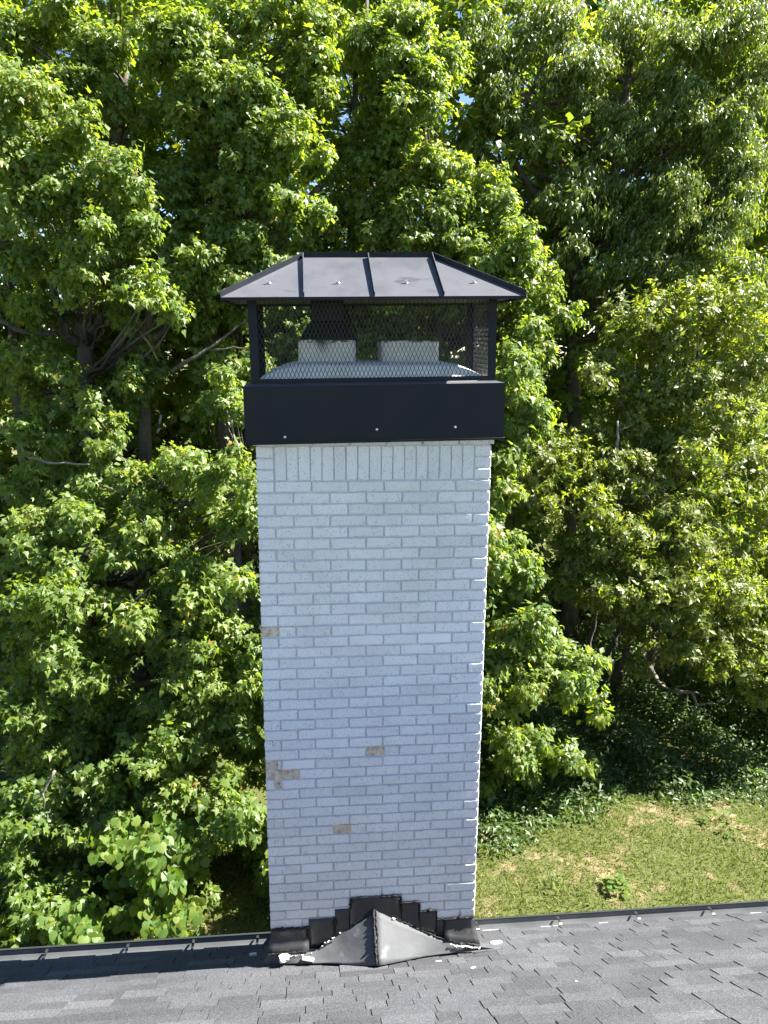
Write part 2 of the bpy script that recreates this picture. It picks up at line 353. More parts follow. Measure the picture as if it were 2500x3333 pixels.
for k in range(1, 45):
    z = -(k-0.5)*PIT
    x = -0.66; odd = k % 2 == 1
    ws = ([L/2]+[L]*6) if odd else ([L]*6+[L/2])
    for i, wp in enumerate(ws):
        xc = x+(wp-J)/2; full = wp > 0.15
        hid = all(z+0.02 < flash_top(q) for q in (xc-wp/2+0.02, xc, xc+wp/2-0.02))
        x += wp
        if hid: stuff.append((xc, z, wp-J)); continue
        if (k, i) in spall:
            a, b = spall[(k, i)][0]; w = wp-J; l = xc-w/2
            cuts = np.linspace(a, b, 1+max(1, int(round((b-a)*w/0.048))))
            for q0, q1 in zip(cuts[:-1], cuts[1:]):
                rough_piece(l+q0*w+0.0008, l+q1*w-0.0008, z-HB/2-0.003*rng.random(), z+HB/2+0.003*rng.random(), rng.uniform(0.001, 0.0065), MAT['clay'], TAN)
            if (k, i) == (28, 0):
                pass
            if b < 0.95: rough_piece(l+b*w+0.001, l+w, z-HB/2, z+HB/2, 0.0005, MAT['brick'], "broken remainder of a painted brick")
            if a > 0.1: rough_piece(l, l+a*w-0.001, z-HB/2, z+HB/2, 0.0005, MAT['brick'], "broken remainder of a painted brick")
            continue
        if k in crack and i == 0 and odd:
            w = wp-J; l = xc-w/2; cx = 0.42+0.1*rng.random()
            rough_piece(l, l+cx*w-0.0016, z-HB/2, z+HB/2, 0.0002, MAT['brick'], "cracked painted brick")
            rough_piece(l+cx*w+0.0016, l+w, z-HB/2, z+HB/2, 0.0002, MAT['brick'], "cracked painted brick"); continue
        P = (k, i) in patch and full
        me = (FULLP if P else FULL if full else HALF)[rng.integers(3 if P else 9 if full else 5)]
        right = i == 6
        rz = rng.normal(0.0, 0.005) if right else 0
        put_brick(me, xc, z+rng.normal(0, 0.0008), rz, rng.normal(0, 0.0011)-(0.0015 if P else 0), "smoothly repainted brick" if P else None)
# soldier course with three stacked short bricks at each end
for sx in (-0.6135, 0.6135):
    for j in range(3): put_brick(STK[rng.integers(3)], sx, 0.0335+j*0.0645, 0, rng.normal(0, 0.001))
x0, x1 = -0.5615, 0.5615; pw = (x1-x0)/17
for j in range(17): put_brick(SOLD[rng.integers(5)], x0+pw*(j+0.5), 0.098+rng.normal(0, 0.0015), 0, rng.normal(0, 0.0012))
# corbelled course under the cap, bricks behind the flashing, and the other three sides in one joined part
m = MB()
for (xc, z, w) in stuff: m.box(xc-w/2, xc+w/2, 0.001, 0.05, ZO+z-HB/2, ZO+z+HB/2)
for j in range(7):
    a = -0.672+j*0.2045-0.08; a, b = max(a, -0.672), min(a+0.195, 0.672)
    m.box(a, b, -0.014, 0.05, ZO+0.2035, ZO+0.258)
    m.box(a, b, DEP-0.05, DEP+0.014, ZO+0.2035, ZO+0.258)
for side in (-1, 1):
    for j in range(3): m.box(*sorted((side*0.6505, side*0.672)), 0.055+j*0.17, 0.055+j*0.17+0.16, ZO+0.2035, ZO+0.258)
for k in range(-2, 100):
    z = ZO-(k-0.5)*PIT
    if z < 0.03: break
    off = 0 if k % 2 else L/2
    for side in (-1, 1):
        y = 0.053+(0 if k % 2 else -L/2)
        while y < DEP-0.02:
            a, b = max(y, 0.053), min(y+L-J, DEP)
            if b-a > 0.02: m.box(*sorted((side*0.61, side*(0.66+rng.normal(0, 0.001)))), a, b, z-HB/2, z+HB/2)
            y += L
    x = -0.66-off
    while x < 0.65:
        a, b = max(x, -0.6), min(x+L-J, 0.6)
        if b-a > 0.02:
            m.box(a, b, DEP-0.05, DEP+0.001, z-HB/2, z+HB/2)
            if k > 44: m.box(a, b, 0.001, 0.05, z-HB/2, z+HB/2)
        x += L
o = chp("brickwork", m, MAT['brick']); o["kind"] = "stuff"
print("bricks", nb)
# crown wash: rounded slope up from the edges
nx, ny = 44, 20; V = []; F = []
for j in range(ny+1):
    for i in range(nx+1):
        x = -0.64+1.28*i/nx; y = 0.015+(DEP-0.03)*j/ny
        e = min(0.64-abs(x), 0.30); ey = min(y-0.015, DEP-0.015-y)
        hx = 1-(1-min(e/0.28, 1))**2.1; hy = 1-(1-min(ey/0.10, 1))**2.0
        zz = 0.555+0.085*min(hx, 1)*0.9+0.02*hy*min(hx, 1)+rng.normal(0, 0.0003)
        V.append((x, y, ZO+zz))
for j in range(ny):
    for i in range(nx): a = j*(nx+1)+i; F.append((a, a+1, a+nx+2, a+nx+1))
n0 = len(V)
V += [(-0.64, 0.015, ZO+0.25), (0.64, 0.015, ZO+0.25), (0.64, DEP-0.015, ZO+0.25), (-0.64, DEP-0.015, ZO+0.25)]
F.append((n0, n0+1)+tuple(range(nx, -1, -1))); F.append((n0+2, n0+3)+tuple(ny*(nx+1)+i for i in range(nx+1)))
F.append((n0+1, n0+2)+tuple(j*(nx+1)+nx for j in range(ny, -1, -1))); F.append((n0+3, n0)+tuple(j*(nx+1) for j in range(ny+1)))
me = pymesh("crown_wash", V, F, MAT['crown'], True); link("crown_wash", me, ch, tuple(-CO))
def flue(x0, x1, y0, y1, z0, z1):
    t = 0.022; m = MB(); rb = 0.035; seg = 5
    def ring(a, b, c, d, r, z):
        P = []
        for cx, cy, s in ((b-r, c+r, -90), (b-r, d-r, 0), (a+r, d-r, 90), (a+r, c+r, 180)):
            for q in range(seg): th = R(s+90*q/(seg-1)); P.append((cx+r*math.cos(th), cy+r*math.sin(th), z+rng.normal(0, 0.0007)))
        return P
    a = ring(x0, x1, y0, y1, rb, z0); b = ring(x0, x1, y0, y1, rb, z1-0.004); b2 = ring(x0+.003, x1-.003, y0+.003, y1-.003, rb-.003, z1)
    c = ring(x0+t, x1-t, y0+t, y1-t, rb-t+.008, z1); d = ring(x0+t, x1-t, y0+t, y1-t, rb-t+.008, z0)
    k = len(a); v = a+b+b2+c+d; f = []
    for q in range(4):
        for i in range(k): f.append((q*k+i, q*k+(i+1) % k, (q+1)*k+(i+1) % k, (q+1)*k+i))
    m.add(v, f); return m
fl1 = chp("flue_tile", flue(-0.420, -0.098, 0.14, 0.47, ZO+0.56, ZO+0.768), MAT['flue'])
fl2 = chp("flue_tile", flue(0.046, 0.374, 0.14, 0.47, ZO+0.56, ZO+0.768), MAT['flue'])
# damper hood on the left flue: flared skirt and square stack up under the roof
m = MB()
def frus(m, a, b, z0, z1):
    (ax0, ax1, ay0, ay1), (bx0, bx1, by0, by1) = a, b
    m.add([(ax0, ay0, z0), (ax1, ay0, z0), (ax1, ay1, z0), (ax0, ay1, z0), (bx0, by0, z1), (bx1, by0, z1), (bx1, by1, z1), (bx0, by1, z1)],
          [(0, 3, 2, 1), (4, 5, 6, 7), (0, 1, 5, 4), (1, 2, 6, 5), (2, 3, 7, 6), (3, 0, 4, 7)])
frus(m, (-0.415, -0.098, 0.145, 0.465), (-0.352, -0.160, 0.205, 0.405), ZO+0.771, ZO+0.873)
skirt = chp("damper_skirt", m, MAT['soot'])
m = MB(); m.box(-0.348, -0.164, 0.21, 0.40, ZO+0.875, ZO+1.08); chp("damper_stack", m, MAT['black'])

# stepped flashing: plates on the face, kicked out at the foot
def bottom_z(x):                             # where the plate goes under the cricket or the apron
    if x < -0.385: return -3.028
    if x < 0.007: return -3.05+(x+0.385)*(-2.799+3.05)/0.392
    if x < 0.46: return -2.799+(x-0.007)*(-3.03+2.799)/0.453
    return -3.015+(x-0.46)*(-3.066+3.015)/0.2
for n, (a, b, t) in enumerate(STEPS):
    a2 = a-0.004 if n == 0 else a; b2 = b+0.006 if n == 7 else b
    y = -0.005-0.0025*(n % 2)
    xs = np.linspace(a2, b2, 7); V = []; F = []
    rows = 6; deep = n in (0, 7)
    for j in range(rows+1):
        for x in xs:
            q = j/rows; bz = bottom_z(min(max(x, -0.66), 0.66))-0.02*(0 if deep else 1); zz = t*(1-q)+bz*q
            kick = 0.052*max(0, q-0.4)**2*2.8*(1.0 if deep else 0.25)
            fx = (0.028*q**2 if n == 7 and x > 0.6 else -0.024*q**2 if n == 0 and x < -0.6 else 0)
            V.append((x+fx, y-kick+rng.normal(0, 0.0006), ZO+zz))
    for j in range(rows):
        for i in range(6): c = j*7+i; F.append((c, c+7, c+8, c+1))
    me = pymesh("step_flashing", V, F, MAT['flash'], True); o = link("step_flashing", me, ch, tuple(-CO))
    s = o.modifiers.new("t", 'SOLIDIFY'); s.thickness = 0.003; s.offset = -1
# roof cement beads along the plates' top edges and laps
def seal(pts, r, name="sealant_bead"):
    m = MB(); bead(m, pts, r); chp(name, m, MAT['tar'], True)
def bead(m, pts, r):
    P = []
    for a, b in zip(pts[:-1], pts[1:]):
        n = max(2, int(np.linalg.norm(np.subtract(b, a))/0.012))
        for i in range(n): P.append(np.asarray(a)+(np.asarray(b)-np.asarray(a))*i/n)
    P.append(np.asarray(pts[-1])); P = np.array(P)+rng.normal(0, 0.0022, (len(P), 3))*np.array([1, 0.5, 1])
    m.tube(P, np.clip(r*(1+rng.normal(0, 0.35, len(P))), r*0.4, r*2.0), 6)
yb = -0.008
seal([(-0.655, yb, ZO-2.903), (-0.42, yb, ZO-2.900), (-0.418, yb, ZO-2.99)], 0.0075)
seal([(-0.251, yb, ZO-2.843), (-0.250, yb, ZO-2.96)], 0.008)
seal([(-0.152, yb, ZO-2.785), (-0.151, yb, ZO-2.712), (-0.12, yb, ZO-2.706), (0.176, yb, ZO-2.704), (0.178, yb, ZO-2.760), (0.294, yb, ZO-2.760), (0.298, yb, ZO-2.834), (0.408, yb, ZO-2.834), (0.412, yb, ZO-2.9), (0.53, yb, ZO-2.905), (0.658, yb, ZO-2.897)], 0.0062)
seal([(0.355, yb, ZO-2.828), (0.375, yb, ZO-2.828)], 0.012); seal([(0.555, yb, ZO-2.893), (0.575, yb, ZO-2.893)], 0.011); seal([(-0.585, yb, ZO-2.893), (-0.575, yb, ZO-2.893)], 0.011)
seal([(0.176, yb, ZO-2.77), (0.177, yb, ZO-2.885)], 0.003); seal([(0.297, yb, ZO-2.84), (0.297, yb, ZO-2.96)], 0.003); seal([(0.409, yb, ZO-2.91), (0.410, yb-.004, ZO-3.02)], 0.0035); seal([(0.462, yb, ZO-2.91), (0.463, yb-.004, ZO-3.05)], 0.0035)

# ------------------------------------------------------------------ roof geometry
SL = R(32.0); ZR = ZO-3.165; TANR = math.tan(SL)
def rz(y): return ZR-TANR*y
# cricket: two lead-grey planes folded on a ridge that runs down to the shingles, with a spread apron
def roofp(x, y, h=0.012): return (x, y, rz(y)+h)
peak = (0.007, -0.012, ZO-2.797); toe = roofp(0.008, -0.262, 0.016)
Lw = [(-0.13, -0.012, ZO-2.895), (-0.26, -0.018, ZO-2.985), (-0.385, -0.05, ZO-3.045), (-0.53, -0.062, ZO-3.036), (-0.675, -0.064, ZO-3.038)]
Lo = [roofp(-0.07, -0.225), roofp(-0.15, -0.19), roofp(-0.30, -0.125, 0.016), roofp(-0.52, -0.088, 0.020), roofp(-0.742, -0.030, 0.008)]
Rw = [(0.16, -0.012, ZO-2.885), (0.31, -0.014, ZO-2.972), (0.46, -0.050, ZO-3.026), (0.58, -0.062, ZO-3.048), (0.69, -0.064, ZO-3.078)]
Ro = [roofp(0.10, -0.215), roofp(0.20, -0.165), roofp(0.31, -0.115), roofp(0.52, -0.080, 0.018), roofp(0.86, -0.010, 0.012)]
def fold_sheet(wall, out, peak, toe, name):
    W = [peak]+wall; O = [toe]+out; V = []; F = []; nk = 8
    def dens(P): 
        Q = []
        for a, b in zip(P[:-1], P[1:]):
            for i in range(3): Q.append(np.asarray(a)+(np.asarray(b)-np.asarray(a))*i/3)
        return Q+[np.asarray(P[-1])]
    W, O = dens(W), dens(O)
    for i, (a, b) in enumerate(zip(W, O)):
        for j in range(nk+1):
            t = j/nk; p = a*(1-t)+b*t
            if i > 0 and 0 < j < nk: p = p+np.array([0, 0, 1])*(rng.normal(0, 0.0012)-0.008*math.sin(math.pi*t)*min(1, i/5))
            fl = rz(p[1])+0.010
            p[2] = max(p[2], fl); V.append(p)
    for i in range(len(W)-1):
        for j in range(nk): c = i*(nk+1)+j; F.append((c, c+1, c+nk+2, c+nk+1))
    me = pymesh(name, V, F, MAT['lead'], True); o = link(name, me, ch, tuple(-CO))
    s = o.modifiers.new("t", 'SOLIDIFY'); s.thickness = 0.003; s.offset = 0; return o
fold_sheet(Lw, Lo, peak, toe, "cricket_sheet"); fold_sheet(Rw, Ro, (0.0095, -0.012, ZO-2.797), tuple(np.add(toe, (0.0025, 0, 0))), "cricket_sheet")
pk, te = np.array(peak), np.array(toe); off = np.array([-0.009, 0, 0.002])
seal([pk+off, (pk+te)/2+off+[-.003, 0, 0.0], te+off], 0.0095); seal([pk+[.005, 0, .005], te+[.004, 0, .003]], 0.005)
seal([pk+[0, -.002, .006], (-0.07, -0.016, ZO-2.845), (-0.14, -0.016, ZO-2.896)], 0.008)
seal([(0.17, -0.014, ZO-2.884), (0.31, -0.016, ZO-2.968), (0.45, -0.050, ZO-3.018), (0.58, -0.064, ZO-3.042), (0.685, -0.066, ZO-3.070)], 0.0045)
seal([(-0.68, -0.066, ZO-3.030), (-0.56, -0.064, ZO-3.030), (-0.43, -0.058, ZO-3.034)], 0.005)
m = MB()                                      # pale grit and broken old sealant along the joints
for P0, P1, n in (((-0.16, -0.02, ZO-2.905), (-0.385, -0.056, ZO-3.036), 9), ((0.02, -0.02, ZO-2.80), (0.15, -0.02, ZO-2.875), 5), ((0.50, -0.075, ZO-3.042), (0.70, -0.075, ZO-3.084), 34), ((-0.56, -0.075, ZO-3.046), (-0.40, -0.066, ZO-3.046), 9)):
    for i in range(n):
        p = np.array(P0)+(np.array(P1)-np.array(P0))*rng.random()+rng.normal(0, 0.004, 3); r = rng.uniform(0.0015, 0.0042)
        m.box(p[0]-r*1.6, p[0]+r*1.4, p[1]-r, p[1]+r, p[2]-r*.4, p[2]+r*.8)
o = chp("sealant_grit", m, MAT['chip']); o["kind"] = "stuff"

# ------------------------------------------------------------------ chimney cap
cap = empty("chimney_hood", (0, 0.3, ZO+0.38)); cap.rotation_euler = (0, -R(0.9), 0)
tag(cap, "black metal chimney hood with hipped roof and diamond mesh sides", "chimney hood")
KO = np.array([0, 0.3, ZO+0.38])
def kp(name, mb, mat, smooth=False):
    me = mb.mesh(name, mat, smooth); me.transform(Matrix.Translation(tuple(-KO))); return link(name, me, cap)
Y0, Y1 = -0.05, DEP+0.05; XS = 0.712
m = MB()
zb, zt = ZO+0.226, ZO+0.535
m.box(-XS, XS, Y0, Y0+0.003, zb, zt); m.box(-XS, XS, Y1-0.003, Y1, zb, zt)
m.box(-XS, -XS+0.003, Y0+0.003, Y1-0.003, zb, zt); m.box(XS-0.003, XS, Y0+0.003, Y1-0.003, zb, zt)
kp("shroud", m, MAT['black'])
m = MB()
m.box(-XS-0.006, XS+0.006, Y0-0.006, Y0-0.0005, zb-0.004, zb+0.007); m.box(-XS-0.006, XS+0.006, Y1+0.0005, Y1+0.006, zb-0.004, zb+0.007)
m.box(XS+0.0005, XS+0.006, Y0-0.0005, Y1, zb-0.004, zb+0.007); m.box(-XS-0.006, -XS-0.0005, Y0-0.0005, Y1, zb-0.004, zb+0.007)
kp("hem", m, MAT['black'])
# top flange, sloping slightly up to the frame
m = MB(); zi = ZO+0.545
Xi, Yi0, Yi1 = 0.672, -0.004, DEP+0.004
c0 = [(-XS, Y0, zt), (XS, Y0, zt), (XS, Y1, zt), (-XS, Y1, zt)]; c1 = [(-Xi, Yi0, zi), (Xi, Yi0, zi), (Xi, Yi1, zi), (-Xi, Yi1, zi)]
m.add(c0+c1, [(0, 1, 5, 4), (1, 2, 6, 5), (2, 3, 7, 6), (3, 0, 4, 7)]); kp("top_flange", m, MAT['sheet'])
# frame: posts and rails
PW = 0.046; zl, zh = ZO+0.5455, ZO+0.985
for sx in (-1, 1):
    for (a, b) in ((0.0, PW*0.12), ):
        # angle-iron posts: a front leaf and a side leaf
        m = MB(); x0, x1 = sorted((sx*0.671, sx*(0.671-PW))); m.box(x0, x1, 0.0, 0.005, zl, zh); xs0, xs1 = sorted((sx*0.671, sx*0.666)); m.box(xs0, xs1, 0.0051, 0.045, zl, zh); kp("post", m, MAT['black'])
        m = MB(); m.box(x0, x1, DEP-0.005, DEP, zl, zh); m.box(xs0, xs1, DEP-0.045, DEP-0.0051, zl, zh); kp("post", m, MAT['black'])
for y in (0.0, DEP-0.004):
    m = MB(); m.box(-0.625, 0.625, y, y+0.004, zl, zl+0.026); kp("bottom_rail", m, MAT['black'])
for sx in (-1, 1):
    m = MB(); a, b = sorted((sx*0.671, sx*0.667)); m.box(a, b, 0.0455, DEP-0.0455, zl, zl+0.026); kp("bottom_rail", m, MAT['black'])
# expanded metal: diamonds 22 x 51 mm
def diamond_mesh(u0, u1, v0, v1, fn):
    V = []; F = []; du, dv = 0.0222, 0.0505; w = 0.0012; th = 0.0012
    nu = int((u1-u0)/du)+1; nv = int((v1-v0)/(dv/2))+1
    def strand(a, b, k):
        a = np.array(a); b = np.array(b); d = (b-a)/np.linalg.norm(b-a); n = np.array([-d[1], d[0]])*w
        q = [a-n, a+n, b+n, b-n]; n0 = len(V); off = th*(1 if k else -1)
        for p in q: V.append(fn(p[0], p[1], off))
        for p in q: V.append(fn(p[0], p[1], off+0.0016))
        for f in ((0, 1, 2, 3), (7, 6, 5, 4), (0, 4, 5, 1), (2, 6, 7, 3), (1, 5, 6, 2), (3, 7, 4, 0)): F.append(tuple(n0+i for i in f))
    for j in range(nv):
        za, zb_ = v0+j*dv/2, min(v0+(j+1)*dv/2, v1)
        if zb_-za < 0.004: continue
        s = (zb_-za)/(dv/2)
        for i in range(nu+1):
            xa = u0+i*du+(du/2 if j % 2 else 0)
            for sg in (-1, 1):
                xb = xa+sg*du/2*s
                if min(xa, xb) < u0-1e-6 or max(xa, xb) > u1+1e-6: continue
                strand((xa, za), (xb, zb_), sg > 0)
    return V, F
for nm, u0, u1, fn in (("mesh_screen", -0.625, 0.625, lambda u, v, o: (u, 0.010+o, v)), ("mesh_screen", -0.625, 0.625, lambda u, v, o: (u, DEP-0.010+o, v)),
                       ("mesh_screen", 0.03, DEP-0.03, lambda u, v, o: (-0.662+o, u, v)), ("mesh_screen", 0.03, DEP-0.03, lambda u, v, o: (0.662+o, u, v))):
    V, F = diamond_mesh(u0, u1, zl+0.022, zh, fn); m = MB(); m.add(V, F); kp(nm, m, MAT['wire'])
# hipped roof of sheet panels with standing seams
ex, ey0, ey1, ez = 0.795, -0.130, 0.730, ZO+0.992
rx0, rx1, ry, rzz = -0.371, 0.357, 0.30, ZO+1.226
def front(x, t):                              # point on the front slope at x, fraction t up
    return np.array([x, ey0+(ry-ey0)*t, ez+(rzz-ez)*t])
nf = np.array([0, -(rzz-ez), ry-ey0]); nf /= np.linalg.norm(nf); nbk = np.array([0, (rzz-ez), ey1-ry]); nbk /= np.linalg.norm(nbk)
E0, E1, E2, E3 = (-ex, ey0, ez), (ex, ey0, ez), (ex, ey1, ez), (-ex, ey1, ez); RA, RB = (rx0, ry, rzz), (rx1, ry, rzz); RM = (-0.007, ry, rzz)
def panel(pts, n):
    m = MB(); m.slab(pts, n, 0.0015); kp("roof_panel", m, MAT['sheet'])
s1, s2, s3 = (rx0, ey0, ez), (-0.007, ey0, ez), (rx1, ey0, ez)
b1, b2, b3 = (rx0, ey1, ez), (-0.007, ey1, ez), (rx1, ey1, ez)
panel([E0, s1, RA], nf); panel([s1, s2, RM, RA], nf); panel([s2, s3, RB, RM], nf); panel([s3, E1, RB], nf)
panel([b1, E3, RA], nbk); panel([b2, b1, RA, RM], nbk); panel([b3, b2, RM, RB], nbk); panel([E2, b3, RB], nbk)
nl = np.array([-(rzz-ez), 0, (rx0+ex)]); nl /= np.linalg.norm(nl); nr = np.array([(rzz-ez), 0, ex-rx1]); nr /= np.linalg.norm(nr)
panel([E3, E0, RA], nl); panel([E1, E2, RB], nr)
def seam(a, b, up, h, t=0.0035, taper=0.0):
    a, b = np.array(a, float), np.array(b, float); d = (b-a)/np.linalg.norm(b-a); s = np.cross(d, up); s /= np.linalg.norm(s)
    m = MB(); h0 = h*(1-taper)
    q = [a-s*t/2, a+s*t/2, b+s*t/2, b-s*t/2]; tops = [a-s*t/2+up*h0, a+s*t/2+up*h0, b+s*t/2+up*h, b-s*t/2+up*h]
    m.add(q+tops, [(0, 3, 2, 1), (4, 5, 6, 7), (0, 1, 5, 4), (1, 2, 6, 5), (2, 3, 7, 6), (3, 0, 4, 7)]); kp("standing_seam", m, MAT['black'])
HS = 0.030; UP = np.array([0, 0, 1.0])
for a, b in ((s1, RA), (s2, RM), (s3, RB)): seam(np.array(a)+[0, 0.004, 0], np.array(b)-[0, 0.004, 0.002], nf, HS, 0.004, 0.15)
for a, b in ((b1, RA), (b2, RM), (b3, RB)): seam(np.array(a)-[0, 0.004, 0], np.array(b)+[0, 0.004, -0.002], nbk, HS, 0.004, 0.15)
for a, b in ((E0, RA), (E1, RB), (E2, RB), (E3, RA)): seam(a, b, UP, HS)
seam(RA, RB, UP, HS)
m = MB()                                      # drip lip round the eave
m.box(-ex-.001, ex+.001, ey0-.002, ey0+.001, ez-0.016, ez-.0005); m.box(-ex-.001, ex+.001, ey1-.001, ey1+.002, ez-0.016, ez-.0005)
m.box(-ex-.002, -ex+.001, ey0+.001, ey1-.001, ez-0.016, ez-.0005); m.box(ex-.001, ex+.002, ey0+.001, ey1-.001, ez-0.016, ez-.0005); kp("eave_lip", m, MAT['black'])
m = MB()
def wing(m, c, n, s=1.0):                     # bolt with washer and wing nut
    c = np.array(c); n = np.array(n); q = Vector(n).to_track_quat('Z', 'Y')
    def P(x, y, z): return tuple(c+np.array(q @ Vector((x*s, y*s, z*s))))
    for r_, z0, z1, k in ((0.011, 0, 0.002, 10), (0.006, 0.002, 0.008, 6), (0.003, 0.008, 0.020, 8)):
        a = [P(r_*math.cos(2*math.pi*i/k), r_*math.sin(2*math.pi*i/k), z0) for i in range(k)]; b = [P(r_*math.cos(2*math.pi*i/k), r_*math.sin(2*math.pi*i/k), z1) for i in range(k)]
        m.add(a+b, [tuple(range(k, 2*k))]+[(i, (i+1) % k, k+(i+1) % k, k+i) for i in range(k)])
    for sg in (-1, 1):
        m.add([P(sg*0.004, -.0015, .004), P(sg*0.013, -.0015, .010), P(sg*0.014, -.0015, .017), P(sg*0.006, -.0015, .010),
               P(sg*0.004, .0015, .004), P(sg*0.013, .0015, .010), P(sg*0.014, .0015, .017), P(sg*0.006, .0015, .010)],
              [(0, 1, 2, 3), (7, 6, 5, 4), (0, 4, 5, 1), (1, 5, 6, 2), (2, 6, 7, 3), (3, 7, 4, 0)])
for x in (-0.551, -0.188, 0.177, 0.546):
    m = MB(); wing(m, front(x, 0.32)+nf*0.0005, nf, 1.15); kp("wing_bolt", m, MAT['zinc'])
for x, z in ((-0.499, 0.262), (0.003, 0.293), (0.438, 0.297)):
    m = MB(); k = 12; a = [(x+0.0085*math.cos(2*math.pi*i/k), Y0-0.0005, ZO+z+0.0085*math.sin(2*math.pi*i/k)) for i in range(k)]
    b = [(x+0.006*math.cos(2*math.pi*i/k), Y0-0.004, ZO+z+0.006*math.sin(2*math.pi*i/k)) for i in range(k)]
    c = [(x+0.003*math.cos(2*math.pi*i/k), Y0-0.005, ZO+z+0.003*math.sin(2*math.pi*i/k)) for i in range(k)]
    m.add(a+b+c, [tuple(range(2*k, 3*k))]+[(i, (i+1) % k, k+(i+1) % k, k+i) for i in range(k)]+[(k+i, k+(i+1) % k, 2*k+(i+1) % k, 2*k+i) for i in range(k)])
    kp("screw", m, MAT['zinc'])

# ------------------------------------------------------------------ house: roof of single shingles, gutter, walls
house = empty("house", (0, -3.0, 0)); tag(house, "house with dark grey shingle roof and gutter below the chimney", "house")
HO = np.array([0, -3.0, 0])
def hp(name, mb, mat, parent=None, smooth=False):
    me = mb.mesh(name, mat, smooth); me.transform(Matrix.Translation(tuple(-HO))); return link(name, me, parent or house)
YE, YR = 0.555, -3.3; XH = 7.0
m = MB(); n_ = np.array([0, math.sin(SL), math.cos(SL)])
def rp(x, y, h=0.0): return (x, y, rz(y)+h)
CXL = 0.664
for (x0, x1, y0, y1) in ((-XH, XH, YR, 0.0), (-XH, -CXL, 0.0, YE-0.012), (CXL, XH, 0.0, YE-0.012)):
    m.slab([rp(x0, y0, -.006), rp(x1, y0, -.006), rp(x1, y1, -.006), rp(x0, y1, -.006)][::-1], n_, 0.02)
zr_ = rz(YR); m.slab([(-XH, YR, zr_), (XH, YR, zr_), (XH, 2*YR-YE, rz(YE)), (-XH, 2*YR-YE, rz(YE))], np.array([0, -math.sin(SL), math.cos(SL)]), 0.02)
roof = hp("roof", m, MAT['deck'])
EXP = 0.143; sE = YE/math.cos(SL); tabs = []
ncourse = int((sE-YR/math.cos(SL))/EXP)
S = np.array([0, math.cos(SL), -math.sin(SL)]); O0 = np.array([0, 0, ZR])
for c in range(ncourse):
    slo = sE-c*EXP; x = -XH+rng.random()*0.3; hi = rng.random() < .5
    while x < XH:
        w = rng.choice([0.11, 0.14, 0.17, 0.21, 0.26, 0.31])*(1+rng.normal(0, 0.06)); hi = (not hi) if rng.random() < 0.8 else hi
        y = slo*math.cos(SL)
        if not (y-0.16 > 0.0 and x > -0.655 and x+w < 0.655):
            tabs.append((x, min(x+w, XH)-0.005, slo+(rng.normal(0, 0.0015)), hi))
        x += w
def tab_geo(x0, x1, slo, hi):
    """slab lying on the courses below; its lower edge stands proud"""
    sup = slo-EXP-0.035; hl = 0.0115 if hi else 0.0055; V = []
    x0c, x1c = x0, x1
    for s_, h in ((sup, -0.002), (slo, hl-0.004)):
        for x in (x0c, x1c):
            p = O0+S*s_+np.array([x, 0, 0]); V.append(p+n_*h)
    for s_, h in ((sup, -0.005), (slo, -0.003)):
        for x in (x0c, x1c): V.append(O0+S*s_+np.array([x, 0, 0])+n_*h)
    return V, [(0, 2, 3, 1), (4, 5, 7, 6), (0, 1, 5, 4), (2, 6, 7, 3), (0, 4, 6, 2), (1, 3, 7, 5)]
def seen(t):
    p = O0+S*(t[2]-0.07)+np.array([(t[0]+t[1])/2, 0, 0]); a, b = px_of(p)
    inx = -120 < a < 2620; iny = b < 3390
    return inx and iny, dist(p)
vis = sorted([(d, t) for t in tabs for ok, d in [seen(t)] if ok], key=lambda q: q[0])
print("visible tabs", len(vis))
single = [t for d, t in vis[:298]]; sset = set(single)
for t in single:
    V, F = tab_geo(*t); V = [np.asarray(v)-HO for v in V]
    link("shingle", pymesh("shingle", V, F, MAT['shingle']), roof)
groups = [MB() for _ in range(5)]
for i, t in enumerate(tabs):
    if t in sset: continue
    V, F = tab_geo(*t); groups[int(rng.choice(5, p=[.2, .25, .25, .2, .1]))].add([np.asarray(v) for v in V], F)
for gmb in groups:
    o = hp("shingle_field", gmb, MAT['shingle'], roof); o["kind"] = "stuff"
